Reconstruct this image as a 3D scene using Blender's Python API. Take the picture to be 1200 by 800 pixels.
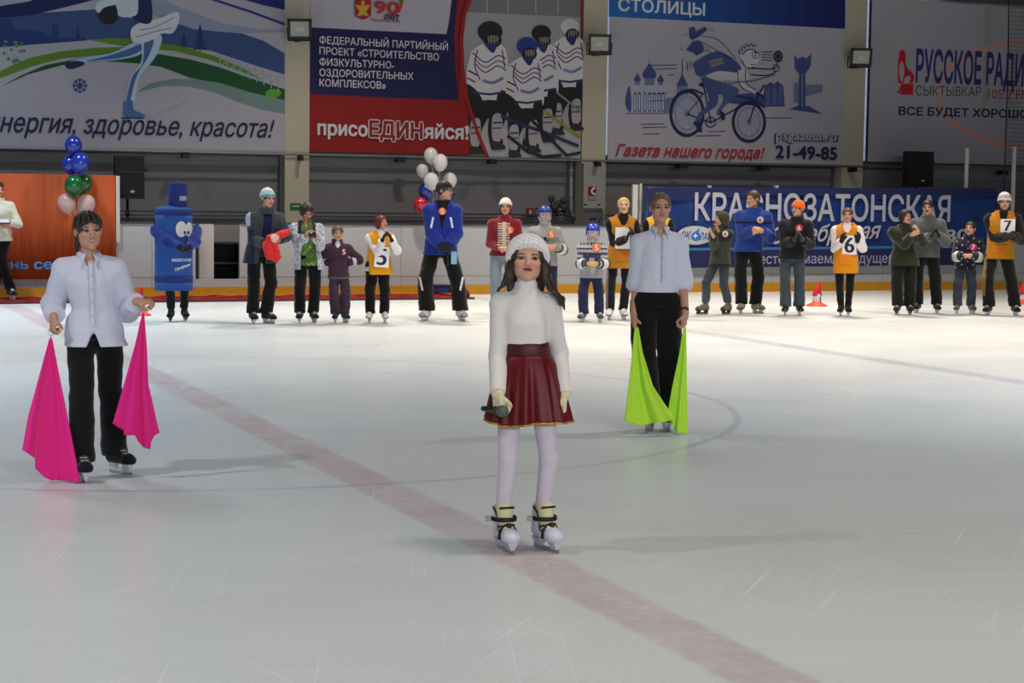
import bpy, bmesh, math, random
import numpy as np
from mathutils import Vector, Matrix, geometry
for o in list(bpy.data.objects): bpy.data.objects.remove(o)
S = bpy.context.scene
COL = S.collection
# ------------------------------------------------------------------ camera
F_PX, CAM_H = 2100.0, 1.68
ROLL, PITCH = .0125, math.atan(167/2100)
CM = (Matrix.Rotation(math.pi/2-PITCH, 3, 'X') @ Matrix.Rotation(ROLL, 3, 'Z'))
cd = bpy.data.cameras.new('camera'); cam = bpy.data.objects.new('camera', cd); COL.objects.link(cam)
cd.sensor_width = 36; cd.lens = 36*F_PX/1200; cd.clip_end = 300
cam.matrix_world = Matrix.Translation((0, 0, CAM_H)) @ CM.to_4x4()
S.camera = cam
# ------------------------------------------------------------------ light
S.view_settings.view_transform = 'Standard'; S.view_settings.look = 'None'
S.view_settings.gamma = 1; S.view_settings.use_curve_mapping = False
S.view_settings.exposure = 0.0
W = bpy.data.worlds.new('hall'); S.world = W; W.use_nodes = True
W.node_tree.nodes['Background'].inputs[0].default_value = (.80, .90, 1.0, 1)
W.node_tree.nodes['Background'].inputs[1].default_value = .10
TH = math.radians(22.3)                      # the rink is turned this much against the view
U = Vector((math.cos(TH), math.sin(TH), 0)); V = Vector((-math.sin(TH), math.cos(TH), 0))
RM = Matrix.Rotation(TH, 4, 'Z')
def rk(u, v, z=0): return U*u + V*v + Vector((0, 0, z))
def lamp(u, v, z, power, col, size=1.6, spread=110, tilt=0):
    l = bpy.data.lights.new('hall_lamp', 'AREA'); l.energy = power; l.color = col
    l.shape = 'RECTANGLE'; l.size = size; l.size_y = size*.5; l.spread = math.radians(spread)
    o = bpy.data.objects.new('hall_lamp', l); COL.objects.link(o)
    o.matrix_world = Matrix.Translation(rk(u, v, z)) @ RM @ Matrix.Rotation(math.radians(tilt), 4, 'X')
COOL = (.82, .92, 1.0); NEUT = (.97, .98, .98); WARM = (1, .87, .72)
for (u, v, p, c, sz) in [(-12, 26.6, 350, COOL, .6), (-5, 26.4, 300, COOL, .6), (2, 26.0, 280, COOL, .8), (9, 25.8, 310, WARM, .8), (16, 25.4, 370, WARM, 1.2),
                     (-9, 17, 330, COOL, 1.2), (0, 17.5, 230, COOL, 1.6), (9, 19, 290, WARM, 1.6), (16, 18, 330, WARM, 1.6),
                     (-4.6, 8.4, 300, NEUT, .5), (12.6, 12, 250, NEUT, .5), (5, 6, 85, WARM, 1.6), (3, 0, 100, WARM, 1.6)]:
    lamp(u, v, 8.3, p, c, sz)
wl = bpy.data.lights.new('front_fill', 'AREA'); wl.energy = 1450; wl.color = (.97, .985, 1); wl.shape = 'RECTANGLE'; wl.size = 26; wl.size_y = 2.6; wl.spread = math.radians(150)
wo = bpy.data.objects.new('front_fill', wl); COL.objects.link(wo)          # unseen fill light added behind the camera to brighten the figures' fronts
wo.matrix_world = Matrix.Translation(rk(2, -12, 5.5)) @ RM @ Matrix.Rotation(math.radians(78), 4, 'X')
# ------------------------------------------------------------------ helpers
def lin1(c):
    c = c/255.0
    return c/12.92 if c <= .04045 else ((c+.055)/1.055)**2.4
def lin(c): return tuple(lin1(x) for x in c[:3])
def npl(c): return np.array(lin(c), np.float32)
def ray(x, y): return CM @ Vector(((x-600)/F_PX, (400-y)/F_PX, -1))
def gp(x, y):
    d = ray(x, y); t = -CAM_H/d.z
    return Vector((d.x*t, d.y*t, 0))
def pl(x, y, v):
    """point of the vertical plane at depth v of the rink frame that is seen at picture point x, y, as (u, z)"""
    d = ray(x, y); t = v/d.dot(V); p = d*t
    return p.dot(U), p.z + CAM_H
_m = {}
def mat(name, col=None, rough=.7, metal=0., attr=False, noise=.06, nscale=40., bump=0., emit=0., alpha=1., trans=0., sheen=0., spec=.4, coat=0.):
    if name in _m: return _m[name]
    m = bpy.data.materials.new(name); m.use_nodes = True; nt = m.node_tree; b = nt.nodes['Principled BSDF']
    b.inputs['Roughness'].default_value = rough; b.inputs['Metallic'].default_value = metal
    b.inputs['Specular IOR Level'].default_value = spec; b.inputs['Coat Weight'].default_value = coat
    b.inputs['Alpha'].default_value = alpha; b.inputs['Transmission Weight'].default_value = trans
    if sheen: b.inputs['Sheen Weight'].default_value = sheen
    tc = nt.nodes.new('ShaderNodeTexCoord'); nz = nt.nodes.new('ShaderNodeTexNoise')
    nz.inputs['Scale'].default_value = nscale; nz.inputs['Detail'].default_value = 4
    nt.links.new(tc.outputs['Object'], nz.inputs['Vector'])
    mr = nt.nodes.new('ShaderNodeMapRange'); mr.inputs[3].default_value = 1-noise; mr.inputs[4].default_value = 1+noise
    nt.links.new(nz.outputs['Fac'], mr.inputs[0])
    mx = nt.nodes.new('ShaderNodeMix'); mx.data_type = 'RGBA'; mx.blend_type = 'MULTIPLY'; mx.inputs[0].default_value = 1
    if attr:
        at = nt.nodes.new('ShaderNodeAttribute'); at.attribute_name = 'Col'; nt.links.new(at.outputs['Color'], mx.inputs[6])
    else: mx.inputs[6].default_value = (*lin(col), 1)
    nt.links.new(mr.outputs[0], mx.inputs[7]); nt.links.new(mx.outputs[2], b.inputs['Base Color'])
    if bump:
        bp = nt.nodes.new('ShaderNodeBump'); bp.inputs['Strength'].default_value = bump; bp.inputs['Distance'].default_value = .004
        nt.links.new(nz.outputs['Fac'], bp.inputs['Height']); nt.links.new(bp.outputs[0], b.inputs['Normal'])
    if emit:
        nt.links.new(mx.outputs[2], b.inputs['Emission Color']); b.inputs['Emission Strength'].default_value = emit
    _m[name] = m; return m
def cmat(col, rough=.7, **k): return mat('paint_%02x%02x%02x_%d' % (*[int(c) for c in col], int(rough*100)), col, rough, **k)
def tag(o, label=None, cat=None, group=None, kind=None):
    if label: o['label'] = label
    if cat: o['category'] = cat
    if group: o['group'] = group
    if kind: o['kind'] = kind
    return o
def link(name, data, parent=None, mw=None):
    o = bpy.data.objects.new(name, data); COL.objects.link(o)
    if parent: o.parent = parent
    if mw is not None:
        if parent: o.matrix_local = mw
        else: o.matrix_world = mw
    return o
class MB:
    """collects polygons; build() links them as one mesh object"""
    def __init__(s): s.v = []; s.f = []; s.m = []; s.mats = []; s.sm = []
    def mi(s, m):
        if m not in s.mats: s.mats.append(m)
        return s.mats.index(m)
    def add(s, vs, fs, m, smooth=False):
        b = len(s.v); i = s.mi(m); s.v += [tuple(p) for p in vs]
        for f in fs: s.f.append([b+k for k in f]); s.m.append(i); s.sm.append(smooth)
        return s
    def box(s, lo, hi, m, M=None):
        (a, b, c), (d, e, f) = lo, hi
        vs = [Vector(p) for p in [(a, b, c), (d, b, c), (d, e, c), (a, e, c), (a, b, f), (d, b, f), (d, e, f), (a, e, f)]]
        if M is not None: vs = [M @ p for p in vs]
        return s.add(vs, [(0, 3, 2, 1), (4, 5, 6, 7), (0, 1, 5, 4), (1, 2, 6, 5), (2, 3, 7, 6), (3, 0, 4, 7)], m)
    def tube(s, pts, r, m, n=8, closed=False):
        pts = [Vector(p) for p in pts]; vs = []; fs = []; N = len(pts)
        rs = r if isinstance(r, (list, tuple)) else [r]*N
        up = Vector((.123, .37, .92))
        for i, p in enumerate(pts):
            a = pts[(i-1) % N] if (closed or i > 0) else p; b = pts[(i+1) % N] if (closed or i < N-1) else p
            t = (b-a).normalized(); x = t.cross(up)
            if x.length < .05: x = t.cross(Vector((1, 0, 0)))
            x.normalize(); y = t.cross(x)
            for k in range(n):
                an = 2*math.pi*k/n; vs.append(p + (x*math.cos(an)+y*math.sin(an))*rs[i])
        for i in range(N if closed else N-1):
            j = (i+1) % N
            for k in range(n): fs.append((i*n+k, i*n+(k+1) % n, j*n+(k+1) % n, j*n+k))
        if not closed: fs += [tuple(range(n))[::-1], tuple((N-1)*n+k for k in range(n))]
        return s.add(vs, fs, m, True)
    def lathe(s, prof, c, m, n=24, axis=None, sx=1, sy=1):
        """prof: (radius, height) pairs turned round the axis through c"""
        vs = []; fs = []; c = Vector(c); R = Vector((0, 0, 1)).rotation_difference(Vector(axis)).to_matrix() if axis is not None else Matrix.Identity(3)
        for (r, h) in prof:
            for k in range(n):
                a = 2*math.pi*k/n; vs.append(c + R @ Vector((r*sx*math.cos(a), r*sy*math.sin(a), h)))
        for i in range(len(prof)-1):
            for k in range(n): fs.append((i*n+k, i*n+(k+1) % n, (i+1)*n+(k+1) % n, (i+1)*n+k))
        fs += [tuple(range(n))[::-1], tuple((len(prof)-1)*n+k for k in range(n))]
        return s.add(vs, fs, m, True)
    def build(s, name, parent=None, mw=None, org=(0, 0, 0)):
        me = bpy.data.meshes.new(name); o = Vector(org)
        me.from_pydata([tuple(Vector(p)-o) for p in s.v], [], s.f)
        for m in s.mats: me.materials.append(m)
        me.polygons.foreach_set('material_index', s.m); me.polygons.foreach_set('use_smooth', s.sm); me.update()
        return link(name, me, parent, mw)
def thing(name, org, label, cat, group=None):
    """an Empty at the thing's base in the rink frame; org = (u, v, z)"""
    o = link(name, None, None, Matrix.Translation(rk(*org)) @ RM); o.empty_display_size = .1
    o['org'] = org
    return tag(o, label, cat, group)
def part(name, mb, t, label=None):
    o = mb.build(name, t, Matrix.Identity(4), t['org']); return tag(o, label) if label else o
def solo(name, mb, org, label, cat, group=None):
    return tag(mb.build(name, None, Matrix.Translation(rk(*org)) @ RM, org), label, cat, group)
def struct(name, mb, org=(0, 0, 0)):
    return tag(mb.build(name, None, Matrix.Translation(rk(*org)) @ RM, org), kind='structure')
_tx = {}
def text_geo(st, bold=0., shear=0.):
    key = (st, bold, shear)
    if key in _tx: return _tx[key]
    c = bpy.data.curves.new('t', 'FONT'); c.body = st; c.shear = shear; c.resolution_u = 3; c.fill_mode = 'NONE'
    o = bpy.data.objects.new('t', c); COL.objects.link(o)
    me = bpy.data.meshes.new_from_object(o.evaluated_get(bpy.context.evaluated_depsgraph_get()))
    P = np.array([v.co[:2] for v in me.vertices]); E = np.array([e.vertices[:] for e in me.edges]); E.sort(axis=1)
    E = np.where((E[:, 1]-E[:, 0] == 1)[:, None], E, E[:, ::-1])
    r = geometry.delaunay_2d_cdt([Vector(p) for p in P], [tuple(int(k) for k in e) for e in E], [], 1, 1e-5)
    vs = np.array([v[:] for v in r[0]]); ce = np.array([vs[list(f)].mean(0) for f in r[2]]); A, B = P[E[:, 0]], P[E[:, 1]]
    cr = (A[None, :, 1] > ce[:, None, 1]) != (B[None, :, 1] > ce[:, None, 1])
    xx = A[None, :, 0]+(ce[:, None, 1]-A[None, :, 1])/np.where(cr, (B-A)[None, :, 1], 1)*(B-A)[None, :, 0]
    wn = (np.where(cr & (xx > ce[:, None, 0]), np.sign((B-A)[None, :, 1]), 0)).sum(1)
    fs = [tuple(f) for f, k in zip(r[2], wn) if k]
    bpy.data.objects.remove(o); bpy.data.curves.remove(c); bpy.data.meshes.remove(me)
    _tx[key] = (vs, fs); return vs, fs
def cap_h(): return text_geo('H')[0][:, 1].max()
def smooth_pts(pts, n=5, closed=True):
    P = [np.array(p, float) for p in pts]; N = len(P); out = []
    for i in range(N if closed else N-1):
        g = (lambda k: P[k % N]) if closed else (lambda k: P[min(max(k, 0), N-1)])
        p0, p1, p2, p3 = g(i-1), g(i), g(i+1), g(i+2)
        for j in range(n):
            t = j/n; out.append(.5*((2*p1)+(p2-p0)*t+(2*p0-5*p1+4*p2-p3)*t*t+(3*p1-p0-3*p2+p3)*t**3))
    if not closed: out.append(P[-1])
    return out
# ------------------------------------------------------------------ ice
BV, WV = 29.4, 31.5          # depth of the rink boards and of the banners in the rink frame
def ice_material():
    m = bpy.data.materials.new('scratched_ice'); m.use_nodes = True; nt = m.node_tree; b = nt.nodes['Principled BSDF']
    N = nt.nodes.new; L = nt.links.new
    tc = N('ShaderNodeTexCoord'); sp = N('ShaderNodeSeparateXYZ'); L(tc.outputs['Object'], sp.inputs[0])
    def M(op, a, b_=None, c=None):
        n = N('ShaderNodeMath'); n.operation = op
        for i, x in enumerate([a, b_, c]):
            if x is None: continue
            if isinstance(x, (int, float)): n.inputs[i].default_value = x
            else: L(x, n.inputs[i])
        return n.outputs[0]
    def noise(scale, detail=4, stretch=None, rot=0, rough=.55):
        n = N('ShaderNodeTexNoise'); n.inputs['Scale'].default_value = scale; n.inputs['Detail'].default_value = detail; n.inputs['Roughness'].default_value = rough
        if stretch:
            mp = N('ShaderNodeMapping'); mp.inputs['Scale'].default_value = stretch; m0 = N('ShaderNodeMapping'); m0.inputs['Rotation'].default_value = (0, 0, rot)
            L(tc.outputs['Object'], m0.inputs[0]); L(m0.outputs[0], mp.inputs[0]); L(mp.outputs[0], n.inputs['Vector'])
        else: L(tc.outputs['Object'], n.inputs['Vector'])
        return n.outputs['Fac']
    def sstep(x, lo, hi, a=0., c=1.):
        n = N('ShaderNodeMapRange'); n.interpolation_type = 'SMOOTHSTEP'; L(x, n.inputs[0])
        n.inputs[1].default_value = lo; n.inputs[2].default_value = hi; n.inputs[3].default_value = a; n.inputs[4].default_value = c
        return n.outputs[0]
    wob = M('MULTIPLY', M('SUBTRACT', noise(3.0, 6), .5), .06)
    u, v = sp.outputs[0], sp.outputs[1]
    def band(x, half, soft): return sstep(M('ABSOLUTE', M('ADD', x, wob)), half-soft, half+soft, 1., 0.)
    red = band(M('SUBTRACT', u, 3.22), .15, .03)
    blue = band(M('SUBTRACT', u, 10.95), .14, .03)
    rr = M('SQRT', M('ADD', M('POWER', M('SUBTRACT', u, 3.15), 2), M('POWER', M('SUBTRACT', v, 14.2), 2)))
    ring = band(M('SUBTRACT', rr, 4.26), .03, .02)
    wear = sstep(noise(1.4, 5), .28, .62, .45, 1.)
    fine = sstep(noise(14, 5), .3, .62, .55, 1.)
    def mix(base, fac, col, k):
        n = N('ShaderNodeMix'); n.data_type = 'RGBA'; L(M('MULTIPLY', fac, k), n.inputs[0])
        if isinstance(base, tuple): n.inputs[6].default_value = (*base, 1)
        else: L(base, n.inputs[6])
        n.inputs[7].default_value = (*lin(col), 1); return n.outputs[2]
    c = mix(lin((218, 226, 230)), sstep(noise(.3, 3), .35, .8), (206, 202, 194), .5)
    c = mix(c, sstep(noise(1.1, 6, (1, 3, 1), .5), .40, .85), (228, 234, 236), .5)
    c = mix(c, M('MULTIPLY', M('MULTIPLY', red, wear), fine), (176, 92, 98), .40)
    c = mix(c, M('MULTIPLY', M('MULTIPLY', blue, wear), fine), (130, 120, 170), .42)
    c = mix(c, M('MULTIPLY', ring, wear), (110, 118, 165), .34)
    scr = None
    for (st, ro) in [((.5, 45, 1), .35), ((.4, 60, 1), 1.35), ((.6, 50, 1), 2.3), ((.45, 70, 1), 1.9)]:
        q = sstep(noise(1.2, 1, st, ro), .70, .74); scr = q if scr is None else M('MAXIMUM', scr, q)
    scr = M('MULTIPLY', scr, sstep(noise(.7, 3), .40, .60))
    c = mix(c, sstep(noise(22, 6, (1, 5, 1), 1.2), .35, .75), (196, 200, 204), .30)
    c = mix(c, scr, (248, 250, 252), .55)
    L(c, b.inputs['Base Color'])
    L(M('ADD', sstep(noise(.5, 3), .25, .75, .26, .36), M('MULTIPLY', scr, .15)), b.inputs['Roughness'])
    b.inputs['Specular IOR Level'].default_value = .32; b.inputs['IOR'].default_value = 1.31
    bp = N('ShaderNodeBump'); bp.inputs['Strength'].default_value = .25; bp.inputs['Distance'].default_value = .003
    L(M('ADD', M('ADD', noise(9, 6), noise(3, 4, (1, 14, 1), 1.2)), M('MULTIPLY', scr, .15)), bp.inputs['Height']); L(bp.outputs[0], b.inputs['Normal'])
    return m
mb = MB(); mb.box((-34, -14, -.12), (34, BV+.02, 0), ice_material()); struct('floor', mb)
conc = mat('bench_concrete', (96, 95, 93), .9, noise=.1, nscale=6)
mb = MB(); mb.box((-34, BV+.1, -.12), (34, WV+1.2, .0), conc); struct('floor_2', mb)
# ------------------------------------------------------------------ hall wall, pilasters, ceiling
grey = mat('wall_sheet_grey', (112, 112, 116), .8, noise=.04, nscale=5)
beige = mat('pilaster_beige', (172, 166, 148), .75, noise=.05, nscale=5)
mb = MB(); mb.box((-34, WV+.35, 0), (34, WV+.6, 9.5), grey)
mb.box((-34, WV+.335, 2.22), (34, WV+.36, 2.40), mat('wall_band', (128, 129, 131), .8))
struct('wall_back', mb)
mb = MB(); mb.box((-34, -14, 9.5), (34, WV+.6, 9.8), mat('roof_deck', (90, 92, 96), .8)); struct('ceiling', mb)
cols = []
for i, (xa, xb, y) in enumerate([(-72, -40, 130), (334, 362.5, 130), (682.5, 710.5, 130), (988, 1013, 130), (1266, 1290, 130)]):
    ua, ub = pl(xa, y, WV-.02)[0], pl(xb, y, WV-.02)[0]; cols.append((ua, ub))
    mb = MB(); mb.box((ua, WV-.02, 0), (ub, WV+.36, 9.5), beige)
    mb.box((ua-.03, WV+.2, 0), (ua, WV+.36, 9.5), grey); mb.box((ub, WV+.2, 0), (ub+.03, WV+.36, 9.5), grey)
    struct('trim_%d' % (i+1), mb, ((ua+ub)/2, WV, 0))
slit = mat('daylight_slit', (190, 205, 240), .6, emit=.26, noise=.3, nscale=9)
for i, (ua, ub) in enumerate(cols[1:4]):
    mb = MB(); mb.box((ub+.02, WV+.02, 2.55), (ub+.075, WV+.06, 9.4), slit)
    struct('window_%d' % (i+1), mb, (ub+.05, WV, 2.55))
mb = MB(); mb.box((cols[2][1]+.04, WV+.22, 1.3), (cols[2][1]+.09, WV+.26, 2.4), mat('dull_slit', (120, 125, 128), .6, noise=.5, nscale=14)); struct('trim_6', mb, (cols[2][1], WV, 1.3))
# ------------------------------------------------------------------ rink boards with the player gate opening
board = mat('board_white', (166, 170, 174), .55, noise=.05, nscale=2.5, spec=.3)
yel = mat('kick_strip_yellow', (190, 134, 30), .5, noise=.06, nscale=8, spec=.3)
capm = mat('board_cap_dark', (58, 58, 66), .5)
seam = mat('board_seam', (150, 150, 150), .6)
BH = 1.20
g0, g1 = pl(229, 320, BV)[0], pl(281, 320, BV)[0]; gz = pl(255, 327, BV)[1]
mb = MB(); mb.box((-34, BV, .15), (g0, BV+.08, BH), board); mb.box((g1, BV, .15), (34, BV+.08, BH), board); mb.box((g0, BV, .15), (g1, BV+.08, gz), board)
for x in (178, 470, 640, 905, 1035, 1120): 
    uu = pl(x, 300, BV)[0]; mb.box((uu-.008, BV-.003, .16), (uu+.008, BV, BH-.01), seam)
mb.box((g1+.02, BV-.004, .32), (34, BV, .335), seam); mb.box((-34, BV-.004, .32), (g0-.02, BV, .335), seam)
struct('wall_boards', mb, (0, BV, 0))
mb = MB(); mb.box((-34, BV-.015, 0), (34, BV+.06, .165), yel); struct('baseboard_boards', mb, (0, BV, 0))
mb = MB(); mb.box((-34, BV-.02, BH), (g0-.02, BV+.11, BH+.035), capm); mb.box((g1+.02, BV-.02, BH), (34, BV+.11, BH+.035), capm)
for z in (BH+.10, BH+.17): mb.box((-34, WV+.2, z), (34, WV+.24, z+.03), capm)
struct('trim_7', mb, (0, BV, BH))
# ------------------------------------------------------------------ printed banners
class Art:
    """one printed cloth hung at depth v; drawing coordinates x/s + x0, y/s + y0 are picture points, carried onto the cloth plane"""
    lay = 0
    def __init__(s, x0, y0, sc, v, t): s.x0, s.y0, s.sc, s.v, s.t, s.mb, s.n = x0, y0, sc, v, t, MB(), 0
    def w(s, p): return pl(s.x0+p[0]/s.sc, s.y0+p[1]/s.sc, s.v)
    def off(s): s.n += 1; return s.v - .0125 - .00025*s.n
    def poly(s, pts, col, sm=False, n=5, rough=.75):
        if sm: pts = smooth_pts(pts, n)
        q = [Vector((*s.w(p), 0)) for p in pts]; y = s.off()
        tri = geometry.tessellate_polygon([q])
        fs = []
        for a, b, c in tri:
            cr = (q[b]-q[a]).cross(q[c]-q[a]).z
            fs.append((a, b, c) if cr > 0 else (a, c, b))
        s.mb.add([(p.x, y, p.y) for p in q], fs, cmat(col, rough)); return s
    def line(s, pts, wd, col, sm=False, closed=False, n=5, taper=False):
        if sm: pts = smooth_pts(pts, n, closed)
        q = [np.array(s.w(p)) for p in pts]; N = len(q); y = s.off(); vs = []; fs = []
        wm = wd/s.sc*.0148
        for i in range(N):
            a = q[(i-1) % N] if (closed or i > 0) else q[i]; b = q[(i+1) % N] if (closed or i < N-1) else q[i]
            d = b-a; d = d/(np.linalg.norm(d)+1e-9); nn = np.array([-d[1], d[0]])*wm*.5*((1-i/(N-1)*.8) if taper else 1)
            vs += [(*(q[i]+nn),), (*(q[i]-nn),)]
        for i in range(N if closed else N-1):
            j = (i+1) % N; fs.append((2*i+1, 2*j+1, 2*j, 2*i))
        s.mb.add([(p[0], y, p[1]) for p in vs], fs, cmat(col, .75)); return s
    def ell(s, c, rx, ry, col, n=28): return s.poly([(c[0]+rx*math.cos(2*math.pi*k/n), c[1]+ry*math.sin(2*math.pi*k/n)) for k in range(n)], col)
    def ring(s, c, rx, ry, wd, col, n=36, a0=0, a1=360):
        cl = a1-a0 >= 360; k = [math.radians(a0+(a1-a0)*i/n) for i in range(n if cl else n+1)]
        return s.line([(c[0]+rx*math.cos(a), c[1]+ry*math.sin(a)) for a in k], wd, col, closed=cl)
    def text(s, st, p0, p1, cap, col, bold=0., shear=0., grow=0.):
        a, b = s.w(p0), s.w(p1); t = s.w((p0[0], p0[1]-cap)); h = t[1]-a[1]
        vs, fs = text_geo(st, 0., shear); x0, x1 = vs[:, 0].min(), vs[:, 0].max()
        kx = (b[0]-a[0])/(x1-x0); ky = h/cap_h(); sh = [(0, 0)]
        if bold: sh += [(bold*math.cos(k*math.pi/4), bold*math.sin(k*math.pi/4)) for k in range(8)]
        y = s.off()
        for k, (dx, dz) in enumerate(sh):
            s.mb.add([(a[0]+(p[0]-x0)*kx+dx*kx, y-k*.00001, a[1]+(b[1]-a[1])*(p[0]-x0)/(x1-x0)+p[1]*ky+dz*ky) for p in vs], fs, cmat(col, .7))
        return s
    def flush(s, name, label=None): o = part(name, s.mb, s.t, label); s.mb = MB(); return o
def cloth(t, pts, v, col, name='cloth', rough=.8, px=None):
    """pts: left, top, right, bottom picture lines -> a hung sheet 1 cm thick"""
    x0, x1, yb, zt = pts
    ua, ub = pl(x0, yb, v)[0], pl(x1, yb, v)[0]; zb = pl((x0+x1)/2, yb, v)[1]
    mb = MB(); mb.box((ua, v-.012, zb), (ub, v, zt), cmat(col, rough, noise=.03, nscale=3)); return part(name, mb, t)
WH = (202, 196, 200)
ZT = 6.0
# --- banner with the figure skater
b1 = thing('banner', (pl(150, 175, WV)[0], WV, 2.5), 'white sports banner with a blue figure skater over green waves', 'banner')
cloth(b1, (-40, 333.5, 175, ZT), WV, (158, 156, 168))
A = Art(0, 0, 3.4286, WV, b1)
A.poly([(-130, 85), (-40, 70), (150, 52), (380, 38), (520, 72), (700, 95), (960, 130), (1060, 165), (1143, 215), (1143, 300), (1000, 255), (850, 205), (700, 185), (500, 190), (350, 158), (150, 175), (-130, 205)], (46, 70, 118))
A.poly([(-130, 80), (0, 73), (120, 62), (260, 30), (400, -6), (430, -40), (-130, -40)], (16, 26, 84))
A.poly([(-130, 30), (0, 25), (120, 5), (210, -30), (-130, -40)], (150, 155, 172))
A.poly([(540, -40), (640, -10), (720, 30), (900, 95), (1050, 118), (1143, 118), (1143, 130), (960, 134), (780, 118), (640, 70), (520, 10), (440, -40)], (128, 138, 160))
A.line([(800, -20), (860, 0), (1000, 45), (1143, 98)], 10, (24, 40, 120))
A.poly([(930, -40), (1143, -40), (1143, 40), (1060, 22), (990, 3)], (18, 32, 100))
A.poly([(-130, 200), (-130, 80), (10, 78), (40, 74), (55, 108), (80, 122), (110, 118), (140, 126), (170, 125), (205, 150), (212, 84), (226, 108), (238, 84), (236, 150), (300, 155), (308, 120), (312, 94), (316, 120), (322, 150), (350, 152), (350, 163), (150, 178)], (26, 50, 108))
A.poly([(-130, 240), (100, 200), (350, 168), (520, 185), (480, 215), (250, 225), (60, 270), (-130, 300)], (150, 160, 165))
A.flush('printed_landscape')
A.poly([(360, 160), (440, 153), (520, 155), (620, 168), (740, 188), (860, 225), (980, 275), (1060, 325), (960, 285), (840, 240), (700, 205), (560, 195), (460, 180)], (84, 120, 34))
A.poly([(-130, 310), (0, 285), (120, 232), (250, 205), (380, 192), (520, 188), (520, 212), (400, 222), (250, 235), (120, 270), (0, 315), (-130, 350)], (84, 120, 34))
A.poly([(0, 350), (80, 305), (180, 262), (320, 235), (520, 214), (640, 218), (760, 238), (880, 270), (1000, 312), (1143, 358), (1143, 406), (1000, 376), (870, 335), (760, 312), (650, 270), (560, 256), (420, 246), (250, 262), (110, 300)], (14, 70, 36))
A.poly([(548, 371), (600, 335), (690, 317), (780, 318), (880, 332), (1000, 370), (1143, 402), (1143, 458), (1050, 440), (960, 412), (860, 372), (760, 348), (660, 345)], (104, 128, 124))
A.poly([(1065, 375), (1085, 358), (1115, 360), (1130, 374), (1110, 392), (1080, 396)], (84, 148, 48), True)
for cx, b, t_, wd in [(738, 192, 125, 20), (803, 205, 95, 32)]:
    A.line([(cx, b), (cx, t_+20)], 5, (22, 46, 92))
    for k in range(4):
        y = t_ + (b-14-t_)*k/4; hw = wd*(k+1.4)/4.6
        A.poly([(cx, y), (cx+hw, y+(b-t_)*.30), (cx-hw, y+(b-t_)*.30)], (22, 46, 92))
for k in range(9):
    x = 880+k*29; y = 222+k*11; A.line([(x, y), (x+6, y+48+k)], 5, (120, 150, 150))
for k in range(7):
    x = 890+k*32; A.line([(x, 262+k*12), (x+40, 236+k*12)], 4, (120, 150, 150))
rnd = random.Random(3)
for k in range(16):
    x, y = rnd.uniform(-10, 100), rnd.uniform(165, 255); A.ell((x, y), rnd.uniform(5, 10), rnd.uniform(4, 8), (84, 118, 80), 10)
A.line([(70, 230), (50, 270)], 4, (84, 118, 80)); A.line([(570, 478), (640, 458), (740, 412)], 3, (150, 150, 160), True)
for k in range(4):
    a = math.pi*k/4; dx, dy = 30*math.cos(a), 30*math.sin(a); A.line([(320-dx, 345-dy), (320+dx, 345+dy)], 5, (30, 54, 124))
for k in range(8):
    a = math.pi*k/4; c = (320+24*math.cos(a), 345+24*math.sin(a)); p = (-math.sin(a)*10, math.cos(a)*10)
    A.line([(c[0]-p[0], c[1]-p[1]), (c[0]+p[0], c[1]+p[1])], 4, (30, 54, 124))
A.flush('printed_waves')
SB, SD = (56, 94, 142), (22, 32, 74)
A.poly([(560, 165), (600, 175), (560, 220), (490, 238), (410, 246), (350, 252), (300, 275), (270, 268), (285, 246), (350, 230), (450, 212), (520, 178)], (150, 178, 205), True)
A.poly([(560, 178), (580, 188), (545, 215), (480, 234), (400, 242), (345, 246), (440, 222), (520, 195)], SB, True)
A.poly([(262, 258), (300, 245), (335, 250), (335, 262), (290, 278), (268, 274)], SD, True)
A.poly([(572, 160), (645, 142), (640, 195), (612, 245), (575, 285), (556, 320), (545, 380), (532, 420), (500, 418), (512, 360), (522, 310), (560, 262), (570, 215)], (168, 186, 208), True)
A.poly([(580, 170), (615, 160), (605, 205), (582, 250), (558, 285), (540, 330), (528, 380), (520, 410), (505, 410), (520, 340), (535, 300), (568, 262), (576, 215)], SB, True)
A.poly([(500, 405), (532, 405), (536, 440), (575, 458), (576, 470), (500, 468), (494, 440)], (62, 96, 148), True)
A.line([(486, 474), (576, 474)], 6, SD)
A.poly([(525, 120), (560, 92), (605, 84), (650, 70), (712, 48), (716, 92), (690, 134), (648, 136), (600, 165), (560, 172), (530, 165)], (190, 192, 200), True)
A.line([(560, 120), (620, 110), (700, 70)], 5, (120, 140, 170), True); A.line([(545, 150), (620, 128), (690, 112)], 5, (120, 140, 170), True)
A.poly([(540, -40), (600, -20), (608, 85), (560, 92), (520, 60), (500, 10)], SD, True)
A.poly([(440, -40), (540, -40), (552, 50), (520, 68), (480, 66), (450, 30)], (176, 190, 200), True)
A.poly([(385, 40), (395, 8), (440, -10), (470, 40), (466, 85), (440, 98), (405, 88)], (24, 24, 36), True)
A.poly([(380, 30), (400, 4), (460, -6), (480, 14), (420, 30), (395, 52)], (176, 196, 206), True)
A.flush('printed_skater', 'printed figure skater in blue and white')
A.text('Энергия, здоровье, красота!', (-62, 527), (1100, 553), 74, (26, 26, 66), .012, .32)
A.flush('printed_lettering')
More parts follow.
